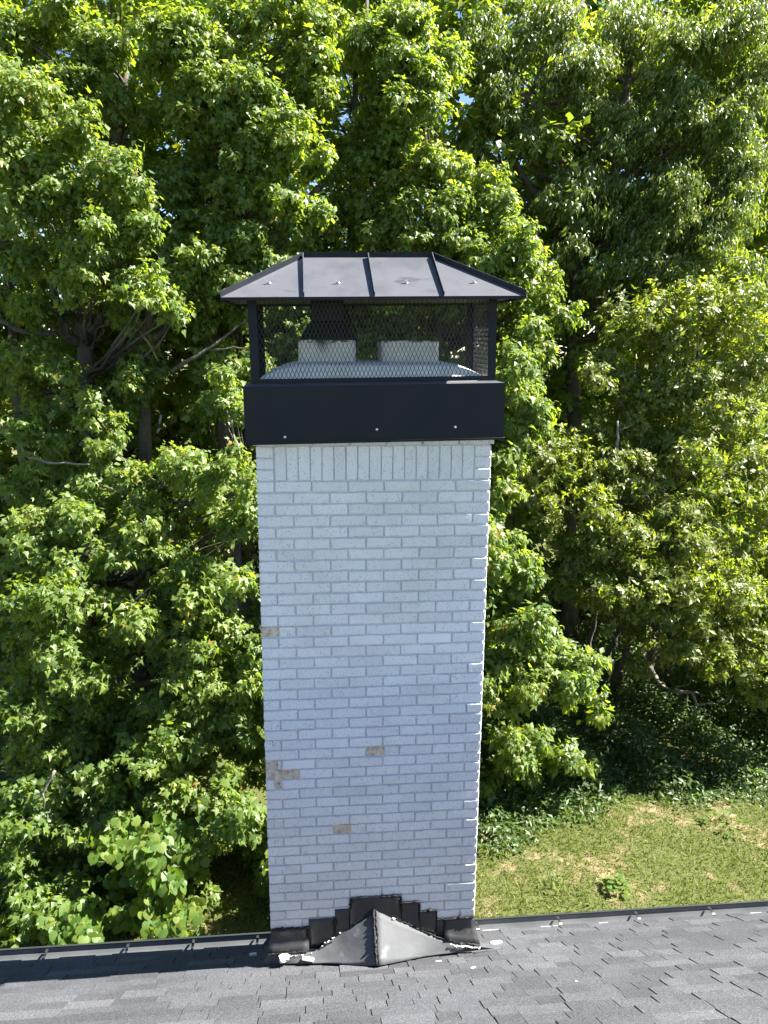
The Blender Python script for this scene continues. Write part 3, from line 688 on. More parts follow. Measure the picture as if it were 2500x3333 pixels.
# gutter, two runs either side of the chimney
EZ = rz(YE)
for (x0, x1) in ((-XH, -0.70), (0.70, XH)):
    prof = [(YE-0.035, EZ+0.012), (YE-0.035, EZ-0.085), (YE+0.065, EZ-0.085), (YE+0.085, EZ-0.05), (YE+0.100, EZ-0.02), (YE+0.100, EZ+0.010)]
    inn = [(YE-0.032, EZ+0.012), (YE-0.032, EZ-0.081), (YE+0.063, EZ-0.081), (YE+0.082, EZ-0.048), (YE+0.096, EZ-0.018), (YE+0.096, EZ+0.010)]
    loop = prof+inn[::-1]; k = len(loop); m = MB()
    V = [(x0, y, z) for y, z in loop]+[(x1, y, z) for y, z in loop]
    F = [(i, (i+1) % k, k+(i+1) % k, k+i) for i in range(k)]
    for b in (0, k):                          # end plates
        pass
    m.add(V, F)
    for xe in (x0 if x0 > 0 else x1,):
        m.add([(xe, y, z) for y, z in prof]+[(xe+(0.002 if xe > 0 else -0.002), y, z) for y, z in prof], [(0, 1, 2, 3, 4, 5), (11, 10, 9, 8, 7, 6)])
    gut = hp("gutter", m, MAT['gutter'])
    m = MB(); m.box(x0, x1, YE+0.092, YE+0.108, EZ+0.0105, EZ+0.017); m.box(x0, x1, YE+0.1005, YE+0.108, EZ-0.02, EZ+0.0103); hp("gutter_lip", m, MAT['lip'], gut)
    hang = [-2.294-0.56*2, -2.294-0.56, -2.294, -1.728, -1.263, -0.801] if x0 < 0 else [0.827, 1.456, 2.068, 2.658, 3.27, 3.88]
    for hx in hang:
        m = MB(); m.box(hx-0.009, hx+0.009, YE-0.030, YE+0.09, EZ+0.0035, EZ+0.0065); m.box(hx-0.006, hx+0.006, YE+0.050, YE+0.066, EZ+0.0067, EZ+0.012); hp("gutter_hanger", m, MAT['lip'], gut)
        m = MB(); m.box(hx-0.011, hx+0.011, YE+0.004, YE+0.018, EZ+0.0068, EZ+0.0095); hp("hanger_clip", m, MAT['hanger'], gut)
m = MB(); m.box(-XH, -0.668, YE-0.055, YE-0.036, EZ-0.16, EZ-0.015); m.box(0.668, XH, YE-0.055, YE-0.036, EZ-0.16, EZ-0.015); hp("fascia", m, MAT['lip'])
for a, b in ((0.86, 0.98), (1.30, 1.38), (1.40, 1.53), (1.72, 1.82), (2.95, 3.04), (3.10, 3.24), (-1.9, -1.8)):
    m = MB(); m.box(a, b, YE-0.004, YE+0.006, EZ-0.004, EZ-0.001); hp("drip_edge", m, MAT['drip'], roof)
m = MB(); m.box(-XH+0.3, -0.668, YE-0.56, YE-0.40, 0, EZ-0.05); m.box(0.668, XH-0.3, YE-0.56, YE-0.40, 0, EZ-0.05)
m.box(-XH+0.3, XH-0.3, 2*YR-YE+0.40, 2*YR-YE+0.55, 0, EZ-0.05); m.box(-XH+0.3, -XH+0.45, 2*YR-YE+0.56, YE-0.57, 0, EZ-0.05); m.box(XH-0.45, XH-0.3, 2*YR-YE+0.56, YE-0.57, 0, EZ-0.05); hp("wall", m, MAT['siding'])

# ------------------------------------------------------------------ broken mortar chips lying on roof and apron
def chip(x, y, z, sx, sy, sz, rot, label, tilt=0.0):
    bm = bmesh.new(); bmesh.ops.create_icosphere(bm, subdivisions=2, radius=1.0)
    r = np.random.default_rng(int(abs(x*1000)+abs(y*777)))
    for v in bm.verts:
        q = Vector((max(-.75, min(.75, v.co.x)), max(-.75, min(.75, v.co.y)), max(-.7, min(.62, v.co.z))))
        k = 1+r.normal(0, 0.07); v.co = Vector((q.x*sx*k, q.y*sy*k, q.z*sz*(1+r.normal(0, 0.08))))
    me = bpy.data.meshes.new("mortar_chip"); bm.to_mesh(me); bm.free(); me.materials.append(MAT['chip'])
    o = link("mortar_chip", me, None, (x, y, z+sz*0.5)); o.rotation_euler = (-SL*0.9+tilt, 0.05, rot)
    tag(o, label, "mortar chip", "white mortar chips on the roof")
chip(-0.575, -0.088, ZO-3.062, 0.040, 0.024, 0.034, 0.3, "white mortar block leaning on the apron under the left end of the flashing", 0.5)
chip(-0.425, -0.092, ZO-3.066, 0.050, 0.030, 0.013, -0.2, "flat white mortar slab on the apron beside the cricket's left corner", 0.1)
chip(-0.803, 0.27, rz(0.27), 0.032, 0.022, 0.014, 0.2, "pale mortar chip in the chimney's shadow on the shingles")
chip(0.857, 0.16, rz(0.16), 0.052, 0.034, 0.012, 0.15, "largest white mortar slab on shingles beside the right flashing corner")
chip(0.393, -0.215, rz(-.215), 0.026, 0.012, 0.006, 0.1, "thin white mortar flake just below the cricket's right edge")
chip(0.567, -0.409, rz(-.409), 0.020, 0.012, 0.006, 0.4, "small white mortar crumb on the open shingles below the right apron")
chip(-0.26, -0.098, rz(-.098)+.02, 0.020, 0.010, 0.008, 0.1, "tiny white mortar crumb on the apron below the cricket's left face")
chip(1.045, -0.823, rz(-.823), 0.009, 0.008, 0.005, 0.9, "tiny white speck of mortar farthest out on the right shingles")

# ------------------------------------------------------------------ leaves
def fan(outline, fold, droop, centre=(0, 0.42)):
    """leaf outline (x across, y along) -> vertices with a folded midrib, fan of triangles"""
    P = [centre]+outline; V = []
    for x, y in P: V.append((x, y, fold*abs(x)-droop*y*y))
    k = len(outline); T = [(0, 1+i, 1+(i+1) % k) for i in range(k)]
    return np.array(V, float), np.array(T, int)
def sym(half): return half+[(-x, y) for x, y in half[::-1] if abs(x) > 1e-6]
TPL = {
 'maple': fan(sym([(0, 0.02), (0.40, 0.08), (0.26, 0.30), (0.58, 0.58), (0.20, 0.62), (0, 1.0)]), -0.22, 0.18),
 'maple2': fan(sym([(0, 0.02), (0.44, 0.16), (0.24, 0.32), (0.52, 0.70), (0.17, 0.64), (0, 1.0)]), 0.15, 0.30),
 'long': (np.array([(0, 0, 0), (0.17, 0.45, 0.05), (0, 1.0, -0.25), (-0.17, 0.45, 0.05), (0, 0.45, 0.0)], float), np.array([(0, 1, 4), (1, 2, 4), (2, 3, 4), (3, 0, 4)])),
 'oval': (np.array([(0, 0, 0), (0.22, 0.48, 0.06), (0, 1.0, -0.15), (-0.22, 0.48, 0.06), (0, 0.48, 0.0)], float), np.array([(0, 1, 4), (1, 2, 4), (2, 3, 4), (3, 0, 4)])),
 'heart': fan(sym([(0, 0.10), (0.22, -0.04), (0.44, 0.12), (0.50, 0.38), (0.34, 0.68), (0.10, 0.88), (0, 1.0)]), -0.16, 0.16),
 'lobe': fan(sym([(0, 0.0), (0.50, 0.52), (0.15, 0.46), (0, 1.0)]), -0.25, 0.30, (0, 0.34)),
 'lobe2': fan(sym([(0, 0.0), (0.44, 0.22), (0.20, 0.60), (0, 1.0)]), 0.2, 0.38, (0, 0.34)),
 'slim': (np.array([(0, 0, 0), (0.19, 0.5, 0.0), (0, 1, -0.2), (-0.19, 0.5, 0.0)], float), np.array([(0, 1, 2), (0, 2, 3)])),
 'quad': (np.array([(0, 0, 0), (0.36, 0.5, 0.0), (0, 1, -0.15), (-0.36, 0.5, 0.0)], float), np.array([(0, 1, 2), (0, 2, 3)])),
}
def unit(a): return a/(np.linalg.norm(a, axis=-1, keepdims=True)+1e-9)
def leaf_frames(base, direc, normal):
    Yv = unit(direc); Xv = unit(np.cross(Yv, normal)); Zv = np.cross(Xv, Yv); return Xv, Yv, Zv
def leaf_verts(kind, base, X, Y, Z, size):
    V, T = TPL[kind]
    W = base[:, None]+size[:, None, None]*(V[None, :, 0, None]*X[:, None]+V[None, :, 1, None]*Y[:, None]+V[None, :, 2, None]*Z[:, None])
    n, k = len(base), len(V)
    F = (T[None]+(np.arange(n)*k)[:, None, None]).reshape(-1, 3); return W.reshape(-1, 3), F, k
def spray_leaves(c, rad, n, style, r):
    """leaves on short twigs that radiate from a clump's centre; returns base, dir, normal and twig segments"""
    nt = max(4, n//14)
    d = unit(r.normal(0, 1, (nt, 3))*np.array([1, 1, 0.75])+np.array([0, -0.15, 0.22]))
    start = c+d*rad*r.uniform(0.05, 0.45, (nt, 1)); ln = rad.mean()*r.uniform(0.4, 0.85, (nt, 1))
    dd = unit(d+np.array([0, 0, -0.25 if style != 'ash' else -0.1])); end = start+dd*ln
    per = int(math.ceil(n/nt)); t = np.tile(np.linspace(0.15, 1.0, per), nt)[:, None]
    idx = np.repeat(np.arange(nt), per)
    base = start[idx]*(1-t)+end[idx]*t; base[:, 2] -= 0.10*ln[idx, 0]*t[:, 0]**2
    tw = dd[idx]; side = unit(np.cross(tw, np.array([0, 0, 1.0])))*np.where(np.arange(len(idx)) % 2 == 0, 1, -1)[:, None]
    m = len(idx)
    if style == 'maple':
        ld = tw*0.55+side*r.uniform(0.4, 1.1, (m, 1))+np.array([0, 0, -1])*r.uniform(0.1, 1.1, (m, 1))+r.normal(0, 0.3, (m, 3))
        nm = np.array([0.52, -0.26, 0.88])+d[idx]*0.42+r.normal(0, 0.50, (m, 3))
        base = base+unit(ld)*0.03+r.normal(0, 0.03, (m, 3))
    elif style == 'ash':
        ld = tw*0.3+side*r.uniform(0.2, 0.7, (m, 1))+np.array([0, 0, -1])*r.uniform(0.4, 1.3, (m, 1))+r.normal(0, 0.2, (m, 3))
        nm = np.array([0.7, -0.55, 0.55])+d[idx]*0.35+r.normal(0, 0.42, (m, 3)); base = base+r.normal(0, 0.04, (m, 3))
    elif style == 'oak':
        a = r.uniform(0, 2*math.pi, (m, 1)); up = unit(tw+np.array([0, 0, 0.35])); u = unit(np.cross(up, r.normal(0, 1, (m, 3)))); v = np.cross(up, u)
        ld = up*r.uniform(0.1, 0.8, (m, 1))+u*np.cos(a)+v*np.sin(a); nm = up+np.array([0.55, -0.35, 0.3])+r.normal(0, 0.3, (m, 3))
        # whorls: gather the leaves of a twig at two or three nodes
        node = np.ceil(t*3)/3; base = start[idx]*(1-node)+end[idx]*node+r.normal(0, 0.008, (m, 3))
    elif style == 'vine':
        ld = np.array([0.0, -0.25, -1.0])+tw*0.25+r.normal(0, 0.4, (m, 3)); nm = np.array([0.35, -0.55, 0.65])+r.normal(0, 0.3, (m, 3)); base = base+r.normal(0, 0.05, (m, 3))
    else:
        ld = tw+side*0.7+r.normal(0, 0.5, (m, 3))+np.array([0, 0, -0.4]); nm = np.array([0, 0, 1.0])+d[idx]*0.6+r.normal(0, 0.5, (m, 3)); base = base+r.normal(0, 0.06, (m, 3))
    return base[:n], ld[:n], nm[:n], list(zip(start, end))
STY = {'maple': ('maple', 'maple'), 'ash': ('long', 'ash'), 'oak': ('oval', 'oak'), 'vine': ('heart', 'vine')}
LEAFMESH = {}
def leaf_protos(kind, matname):
    key = (kind, matname)
    if key not in LEAFMESH:
        L_ = []
        for tn in (0.1, 0.35, 0.6, 0.85):
            V, T = TPL[kind]; L_.append(npmesh("leaf", V, T, MAT[matname], np.full(len(V), tn)))
        LEAFMESH[key] = L_
    return LEAFMESH[key]
TOTAL = [0]
def tree(name, label, cat, base, trunk, clumps, style, size, dens, seed, group=None, singles=0, tone=(0.45, 0.22), extra=(), trunk_r=0.16, limbs=True, twig_r=0.006, mat=None, barkmat='bark', trunks=None):
    """clumps: (x,y,z, radius). trunk: list of points from the base up. extra: bare branches (points, r0, r1, material)"""
    r = np.random.default_rng(seed); o = empty(name, tuple(base)); tag(o, label, cat, group); B = np.asarray(base, float)
    kind, mt = STY.get(style, ('quad', 'maple')); mt = mat or mt
    trunk = np.asarray(trunk, float)
    tp = np.concatenate([wobble(a, b, 5, 0.035, 0, r)[(0 if i == 0 else 1):] for i, (a, b) in enumerate(zip(trunk[:-1], trunk[1:]))])
    tr = trunk_r*np.linspace(1, 0.28, len(tp)); tr[0] *= 1.35
    m = MB(); m.tube(tp-B, tr, 9); m.build("trunk", MAT[barkmat], o, smooth=True)
    for pts, r0 in (trunks or ()):
        pts = np.asarray(pts, float); q = np.concatenate([wobble(a, b, 4, 0.025, 0, r)[(0 if i == 0 else 1):] for i, (a, b) in enumerate(zip(pts[:-1], pts[1:]))])
        m = MB(); m.tube(q-B, r0*np.linspace(1, 0.45, len(q)), 8); m.build("stem", MAT[barkmat], o, smooth=True)
    AB, AD, AN, AT, AS, AF = [], [], [], [], [], []
    tw = MB(); lm = MB()
    for (x, y, z, rad) in clumps:
        c = np.array([x, y, z]); n = int(dens*(rad/0.5)**2)
        R3 = rad*np.array([1.0, 0.85, 0.72])
        b, d, nn, segs = spray_leaves(c, R3, n, style, r)
        AB.append(b); AD.append(d); AN.append(nn)
        qx, qy = px_of(c); hidden = not (-150 < qx < 2650 and -150 < qy < 3150) or (style != 'vine' and 880 < qx < 1540 and qy > 1480)
        AF.append(np.full(len(b), False) if hidden else b[:, 1] < y+0.06*rad)
        tn = np.clip(r.normal(tone[0]+r.normal(0, 0.07), tone[1], len(b)), 0, 1)
        AT.append(tn); AS.append(size*np.clip(r.normal(1, 0.28, len(b)), 0.4, 1.6))
        if limbs and not hidden:
            hd = np.linalg.norm(tp[:, :2]-c[:2], axis=1); want = z-0.45*hd-0.2
            i = int(np.argmin(np.abs(tp[:, 2]-want)+0.3*hd)); i = max(1, min(i, len(tp)-1))
            P = wobble(tp[i], c, 7, 0.05*min(1, hd[i]), -0.06*hd[i], r); r0 = min(tr[i]*0.5, 0.010+(0.012 if trunk_r > 0.15 else 0.005)*np.linalg.norm(c-tp[i]))
            if hd[i] < 3.2 and trunk_r != 0.12 and not (style == 'oak' and z < 2.6): lm.tube(P-B, np.linspace(r0, 0.006, 7), 5, False)
            for a, e in segs[::3]:
                tw.tube(np.array([c, (c+a)/2+r.normal(0, .02, 3), a, e])-B, [0.008, twig_r, twig_r*.8, 0.002], 3, False)
    for pts, r0, r1, bm_ in extra:
        P = np.asarray(pts, float); q = np.concatenate([wobble(a, b, 4, 0.012, 0, r)[(0 if i == 0 else 1):] for i, (a, b) in enumerate(zip(P[:-1], P[1:]))])
        m = MB(); m.tube(q-B, np.linspace(r0, r1, len(q)), 7); m.build("branch", MAT[bm_], o, smooth=True)
    if limbs:
        if lm.v: lm.build("limbs", MAT[barkmat], o, smooth=True)["kind"] = "stuff"
        if tw.v: tw.build("twigs", MAT[barkmat], o)["kind"] = "stuff"
    AB, AD, AN, AT, AS, AF = map(np.concatenate, (AB, AD, AN, AT, AS, AF))
    X, Y, Z = leaf_frames(AB, AD, AN)
    pick = np.zeros(len(AB), bool)
    singles = min(singles, int(0.7*len(AB)))
    if singles:                                # the leaves that show largest become leaf objects of their own
        dd = np.linalg.norm(AB-CAM, axis=1); vis_ = np.abs((X*0+Z)*unit(CAM-AB)).sum(1)
        score = AS/dd*(0.35+np.abs((Z*unit(CAM-AB)).sum(1))); q = np.array([px_of(p) for p in AB[:]])
        inside = (q[:, 0] > 5) & (q[:, 0] < 2495) & (q[:, 1] > 5) & (q[:, 1] < 3100)
        score[~inside] = -1; pick[np.argsort(-score)[:singles]] = True
        pr = leaf_protos(kind, mt)
        for i in np.nonzero(pick)[0]:
            lo = bpy.data.objects.new("leaf", pr[min(3, int(AT[i]*4))]); COL.objects.link(lo); lo.parent = o
            s = AS[i]; p = AB[i]-B
            lo.matrix_local = Matrix(((X[i, 0]*s, Y[i, 0]*s, Z[i, 0]*s, p[0]), (X[i, 1]*s, Y[i, 1]*s, Z[i, 1]*s, p[1]), (X[i, 2]*s, Y[i, 2]*s, Z[i, 2]*s, p[2]), (0, 0, 0, 1)))
    k = ~pick; half = r.random(len(AB)) < 0.5; Vs, Fs, Ts = [], [], []; off = 0
    for sel, kd in ((k & AF & half, {'maple': 'lobe'}.get(kind, kind)), (k & AF & ~half, {'maple': 'lobe2'}.get(kind, kind)), (k & ~AF, 'slim' if kind in ('long', 'oval') else 'quad')):
        if not sel.any(): continue
        V, F, kk = leaf_verts(kd, AB[sel]-B, X[sel], Y[sel], Z[sel], AS[sel])
        Vs.append(V); Fs.append(F+off); off += len(V); Ts.append(np.repeat(AT[sel], kk))
    F = np.concatenate(Fs); TOTAL[0] += len(F)
    me = npmesh("crown", np.concatenate(Vs), F, MAT[mt], np.concatenate(Ts)); c = link("crown", me, o); c["kind"] = "stuff"
    return o
def masses(lst, r, sub=4, spread=0.68, shrink=0.62, back=1):
    """photo-measured leaf masses (px, py, radius in px, depth) -> clumps in the place, with a few behind each"""
    out = []
    for px, py, rp_, Y in lst:
        for j in range(sub):
            qx, qy = px+r.normal(0, rp_*spread*0.6), py+r.normal(0, rp_*spread*0.55); Yj = Y+r.normal(0, 0.2)
            p = at(qx, qy, Yj); rad = rp_*dist(p)/FPX*shrink*r.uniform(0.8, 1.15); out.append((*p, rad))
        for j in range(back):
            qx, qy = px+r.normal(0, rp_*0.6), py+r.normal(0, rp_*0.5)+rp_*0.3; Yj = Y+r.uniform(0.6, 1.3)
            p = at(qx, qy, Yj); out.append((*p, rp_*dist(p)/FPX*0.7))
    return [c for c in out if c[2] > 0.1 and not (c[1] < 1.6+c[3] and abs(c[0]) < 0.9+c[3])]
rr = np.random.default_rng(5)
def gpt(px, py, Y): p = at(px, py, Y); return np.array([p[0], p[1], 0.0])

# near maple, lower left
M1 = [(470,2560,110,6.2),(570,2490,100,6.2),(840,2350,80,6.6),(830,2440,80,6.4),(380,2480,100,6.4),(330,2080,120,6.9),(320,2220,110,6.9),(310,1950,110,7.2),(290,1880,100,7.4),(350,1650,110,7.4),(260,1620,110,7.4),(180,1600,100,7.4),(330,2380,110,6.6),(850,1700,90,7.0),(760,1680,110,7.0),(640,1680,110,7.0),(520,1680,120,7.0),(650,1510,130,6.6),(770,1540,110,6.4),(400,1540,110,7.2),(330,1470,70,7.3),(80,1760,140,6.4),(230,1740,130,6.3),(400,1760,130,6.2),(540,1820,110,6.1),
      (700,1900,120,5.9),(770,1870,80,5.9),(640,1960,110,6.0),(90,2040,130,5.9),(260,1960,120,6.0),(430,2040,120,5.9),(590,2050,130,5.8),(740,2080,110,5.7),(820,2060,60,5.8),
      (60,2260,120,5.7),(220,2210,120,5.7),(330,2330,90,6.2),(520,2260,120,5.7),(660,2260,110,5.6),(790,2230,90,5.6),(480,2440,110,5.5),(600,2400,100,5.5),(740,2350,90,5.6),(120,2420,110,5.6),(260,2430,90,5.9)]
tree("maple_tree", "maple with layered bright boughs filling the lower left beside the chimney", "tree", gpt(360, 2500, 8.4),
     [gpt(360, 2500, 8.4), at(350, 2340, 8.3), at(360, 1900, 8.0), at(420, 1500, 7.8)], masses(M1, rr), 'maple', 0.086, 800, 11, "maples along the wood edge", singles=150, trunk_r=0.2,
     extra=[([at(95, 1490, 7.3), at(180, 1508, 7.2), at(290, 1512, 7.1)], 0.022, 0.012, 'deadwood'), ([at(740, 1340, 7.6), at(762, 1420, 7.3), at(790, 1500, 6.9)], 0.012, 0.016, 'deadwood'), ([at(485, 1560, 6.8), at(455, 1640, 6.7), at(430, 1670, 6.8)], 0.015, 0.008, 'bark')])
# tall multi-stemmed maple, upper left
M2 = [(75,330,130,8.4),(60,480,130,8.0),(200,460,130,8.0),(320,540,130,7.9),(400,640,110,7.9),(150,640,130,7.8),(300,760,120,7.7),(450,770,100,7.8),(80,800,110,8.0),(250,900,110,7.6),
      (480,930,100,7.6),(570,950,80,7.6),(380,1000,80,8.4),(120,1010,90,8.6),(60,1150,110,8.4),(200,1250,100,7.8),(320,1350,90,7.5),(100,1380,110,7.7),(400,1280,90,8.2),(200,40,110,9.6),(60,120,110,9.6),(350,150,110,9.4),(250,250,110,9.2),(450,330,100,9.2),(560,620,90,9.0),(450,1200,90,8.8),(60,1560,90,7.4)]
b2 = gpt(300, 2250, 9.6)
tree("maple_tree", "tall grey stemmed maple with forked trunk showing at upper left", "tree", b2,
     [b2, at(290, 1500, 9.4), at(280, 1130, 9.2), at(250, 850, 9.4), at(390, 420, 9.8), at(420, 100, 10)], masses(M2, rr), 'maple', 0.086, 800, 12, "maples along the wood edge", singles=100, trunk_r=0.19,
     trunks=[([at(285, 1125, 9.2), at(330, 1020, 9.0), at(340, 930, 9.1), at(300, 600, 9.4)], 0.10), ([at(285, 1128, 9.2), at(210, 1090, 9.0), at(190, 1000, 9.1), at(150, 850, 9.2)], 0.10),
             ([at(470, 1560, 9.0), at(460, 1140, 8.9), at(490, 1010, 8.9), at(520, 820, 9.0)], 0.12), ([at(462, 1150, 8.9), at(540, 1060, 9.0), at(560, 1000, 9.0)], 0.07)],
     extra=[([at(0, 1042, 8.7), at(80, 1080, 8.7), at(200, 1088, 8.9)], 0.035, 0.05, 'bark'), ([at(560, 1210, 8.0), at(640, 1160, 8.0), at(720, 1105, 8.1), at(800, 1040, 8.2)], 0.035, 0.012, 'bark'), ([at(690, 1140, 8.0), at(760, 1130, 7.9), at(830, 1135, 7.9)], 0.018, 0.008, 'bark'),
            ([at(375, 1000, 8.6), at(440, 1060, 8.5), at(480, 1110, 8.4), at(515, 1175, 8.4)], 0.02, 0.014, 'deadwood'), ([at(525, 1350, 8.2), at(520, 1380, 8.1), at(512, 1410, 8.1)], 0.02, 0.02, 'deadwood')])
# maple left of the cap
M3 = [(560,180,120,9.2),(680,140,120,9.2),(720,280,130,8.9),(620,330,110,9.0),(820,330,120,8.7),(900,430,110,8.6),(780,470,120,8.7),(860,530,100,8.6),(960,500,80,8.7),(700,560,110,8.9),(900,680,110,8.6),(970,740,80,8.6),(800,800,110,8.4),(700,760,100,8.7),(880,850,90,8.4),(620,860,110,8.4),
      (640,1000,100,8.6),(720,930,110,8.4),(780,1010,90,8.6),(700,1160,90,8.6),(800,1190,90,8.4),(780,1310,90,7.6),(700,1280,80,8.0),(620,700,90,9.4),(640,520,110,9.4),(940,40,110,9.8),(800,60,110,9.8),(1010,170,110,9.5),(1060,60,100,9.8),(1040,300,90,9.4),
      (900,1000,110,9.3),(1000,1060,110,9.3),(900,1180,110,9.0),(1050,930,90,9.2)]
b3 = gpt(760, 2100, 10.2)
tree("maple_tree", "bright maple with boughs hanging left of the black cap roof", "tree", b3,
     [b3, at(730, 1300, 10.0), at(700, 900, 9.9), at(690, 500, 10), at(740, 60, 10.2)], masses(M3, rr), 'maple', 0.086, 800, 13, "maples along the wood edge", singles=80, trunk_r=0.17,
     trunks=[([at(1010, 1000, 10.0), at(1000, 760, 10.0), at(1010, 640, 10.0), at(1090, 560, 10)], 0.10), ([at(760, 1150, 9.8), at(880, 560, 9.7), at(910, 430, 9.7)], 0.07)])
# maple behind and right of the cap
M4 = [(1180,100,120,10.2),(1320,60,120,10.2),(1300,200,130,9.9),(1420,180,110,9.9),(1380,330,120,9.8),(1250,340,110,10.0),(1180,480,100,10.0),(1300,480,120,9.7),(1310,620,110,9.5),(1420,520,110,9.7),(1470,640,110,9.5),(1560,600,110,9.6),(1400,740,110,9.3),(1500,760,110,9.3),(1620,740,110,9.3),(1230,720,100,9.6),(1150,640,100,10.0),
      (1600,850,110,9.1),(1710,830,100,9.1),(1750,900,80,9.1),(1650,960,100,9.0),(1760,1000,90,9.2),(1660,1100,90,8.9),(1740,1150,90,8.8),(1100,780,80,9.8),(1130,900,90,9.6),(1250,900,110,9.5),(1380,900,110,9.5),(1250,1060,120,9.8),(1400,1080,120,9.8),(1120,1130,100,9.8),(1500,1000,110,9.4),(1520,1160,110,9.2),(1350,1250,130,9.6)]
b4 = gpt(1430, 2100, 11.0)
tree("maple_tree", "maple directly behind the cap with yellow green tips rising above its ridge", "tree", b4,
     [b4, at(1420, 1400, 10.9), at(1400, 900, 10.8), at(1390, 500, 10.8), at(1330, 50, 11)], masses(M4, rr), 'maple', 0.085, 790, 14, "maples along the wood edge", singles=80, trunk_r=0.17,
     trunks=[([at(1210, 1200, 11.2), at(1220, 700, 11), at(1190, 300, 11), at(1195, 0, 11)], 0.07)])
# ash, upper right, with open branching
M5 = [(1560,100,110,11.6),(1690,140,110,11.6),(1640,280,100,11.4),(1800,80,120,11.6),(1920,200,120,11.3),(1800,260,100,11.4),(2040,100,130,11.5),(2200,140,120,11.3),(2180,300,130,11.0),(2280,420,120,10.9),(2100,440,120,11.1),(1950,380,100,11.3),(2360,100,130,11.3),(2450,220,110,11.2),(2420,380,110,11.0),(2060,600,120,10.9),(2220,600,120,10.7),
      (2360,560,120,10.8),(2460,520,100,10.9),(1900,560,110,11.1),(1860,720,110,10.9),(2000,760,120,10.7),(2150,760,120,10.6),(2300,720,120,10.5),(2430,700,110,10.5),(1820,830,100,10.8),(1950,880,100,10.7),(2100,880,100,10.6),(2260,850,100,10.5),(2400,860,100,10.4),(1720,480,90,11.2),(1770,640,90,11.0),(1680,380,80,11.4),(1560,440,80,11.4),(1620,560,70,11.3)]
b5 = gpt(1870, 1900, 12.2)
tree("ash_tree", "tall ash at upper right with dark open branches and hanging narrow leaflets", "tree", b5,
     [b5, at(1865, 1200, 12.0), at(1870, 850, 11.9), at(1990, 600, 11.9), at(2030, 350, 12), at(2060, 60, 12.2)], masses(M5, rr, 3, 0.6, 0.7, 1), 'ash', 0.098, 680, 15, "trees at the right of the wood edge", singles=60, trunk_r=0.19, tone=(0.5, 0.25),
     trunks=[([at(1870, 860, 11.9), at(1640, 470, 11.7), at(1700, 350, 11.6), at(1790, 150, 11.7), at(1900, 0, 12)], 0.075), ([at(1640, 475, 11.7), at(1570, 400, 11.7), at(1580, 250, 11.8), at(1600, 60, 12)], 0.06), ([at(1640, 472, 11.7), at(1740, 340, 11.6), at(1900, 310, 11.5), at(2000, 250, 11.6)], 0.045),
             ([at(1870, 850, 11.9), at(1960, 790, 11.7), at(2150, 700, 11.6), at(2400, 620, 11.6)], 0.06), ([at(1800, 830, 11.6), at(1960, 810, 11.5), at(2200, 830, 11.3), at(2420, 760, 11.2)], 0.05), ([at(2000, 590, 11.9), at(2150, 480, 11.8), at(2400, 330, 11.8)], 0.05)],
     extra=[([at(2120, 850, 10.4), at(2250, 855, 10.2), at(2420, 835, 10.1)], 0.02, 0.008, 'deadwood')])
# bushy oak-like tree on the right
M6 = [(1860,1800,90,9.0),(1840,1900,70,9.0),(1900,1400,80,9.3),(2050,1040,110,9.6),(2180,1000,110,9.6),(2300,1060,120,9.4),(2430,1010,120,9.6),(2150,1130,110,9.3),(2400,1180,120,9.2),(2280,1230,120,9.0),(2440,1320,110,9.2),(2130,1260,100,9.2),(2350,1380,110,8.9),(1960,1150,90,9.5),(2020,1260,90,9.3),(1830,1440,100,8.9),(1760,1530,100,8.8),(1880,1540,110,8.6),(1970,1500,100,8.8),(1800,1640,90,8.6),(1950,1640,100,8.5),(2020,1720,110,8.4),(1900,1760,80,8.5),
      (2120,1560,110,8.7),(2250,1500,110,8.7),(2200,1650,110,8.6),(2340,1590,110,8.6),(2440,1520,110,8.9),(2450,1660,100,8.8),(2110,1790,100,8.3),(2230,1780,110,8.3),(2340,1760,90,8.5),(1970,1900,90,8.2),(2080,1920,100,8.1),(2200,1900,110,8.0),(2330,1890,110,8.1),(2150,2020,90,8.0),(2290,2020,110,7.9),(2400,1960,100,8.2),(2330,2130,90,7.9),(2220,2110,80,7.9),(2000,2000,70,8.3),(2470,1800,90,8.8),(2080,1400,110,9.1),(2200,1370,110,9.0)]
M6 = [(a, b, c, d-0.75*max(0, min(1, (b-1400)/500))) for a, b, c, d in M6]+[(2560,1950,110,7.6),(2600,2080,110,7.3),(2680,1850,120,7.8),(2580,1750,110,8.2),(2700,2050,120,7.4),(2480,2080,90,7.3),(2600,2200,90,7.2),(2450,2200,70,7.3),(2540,2300,80,7.3)]
b6 = gpt(2070, 2260, 9.6)
gp = lambda x, y, Y: at(1500+.6027*x, 1950+.6027*y, Y)
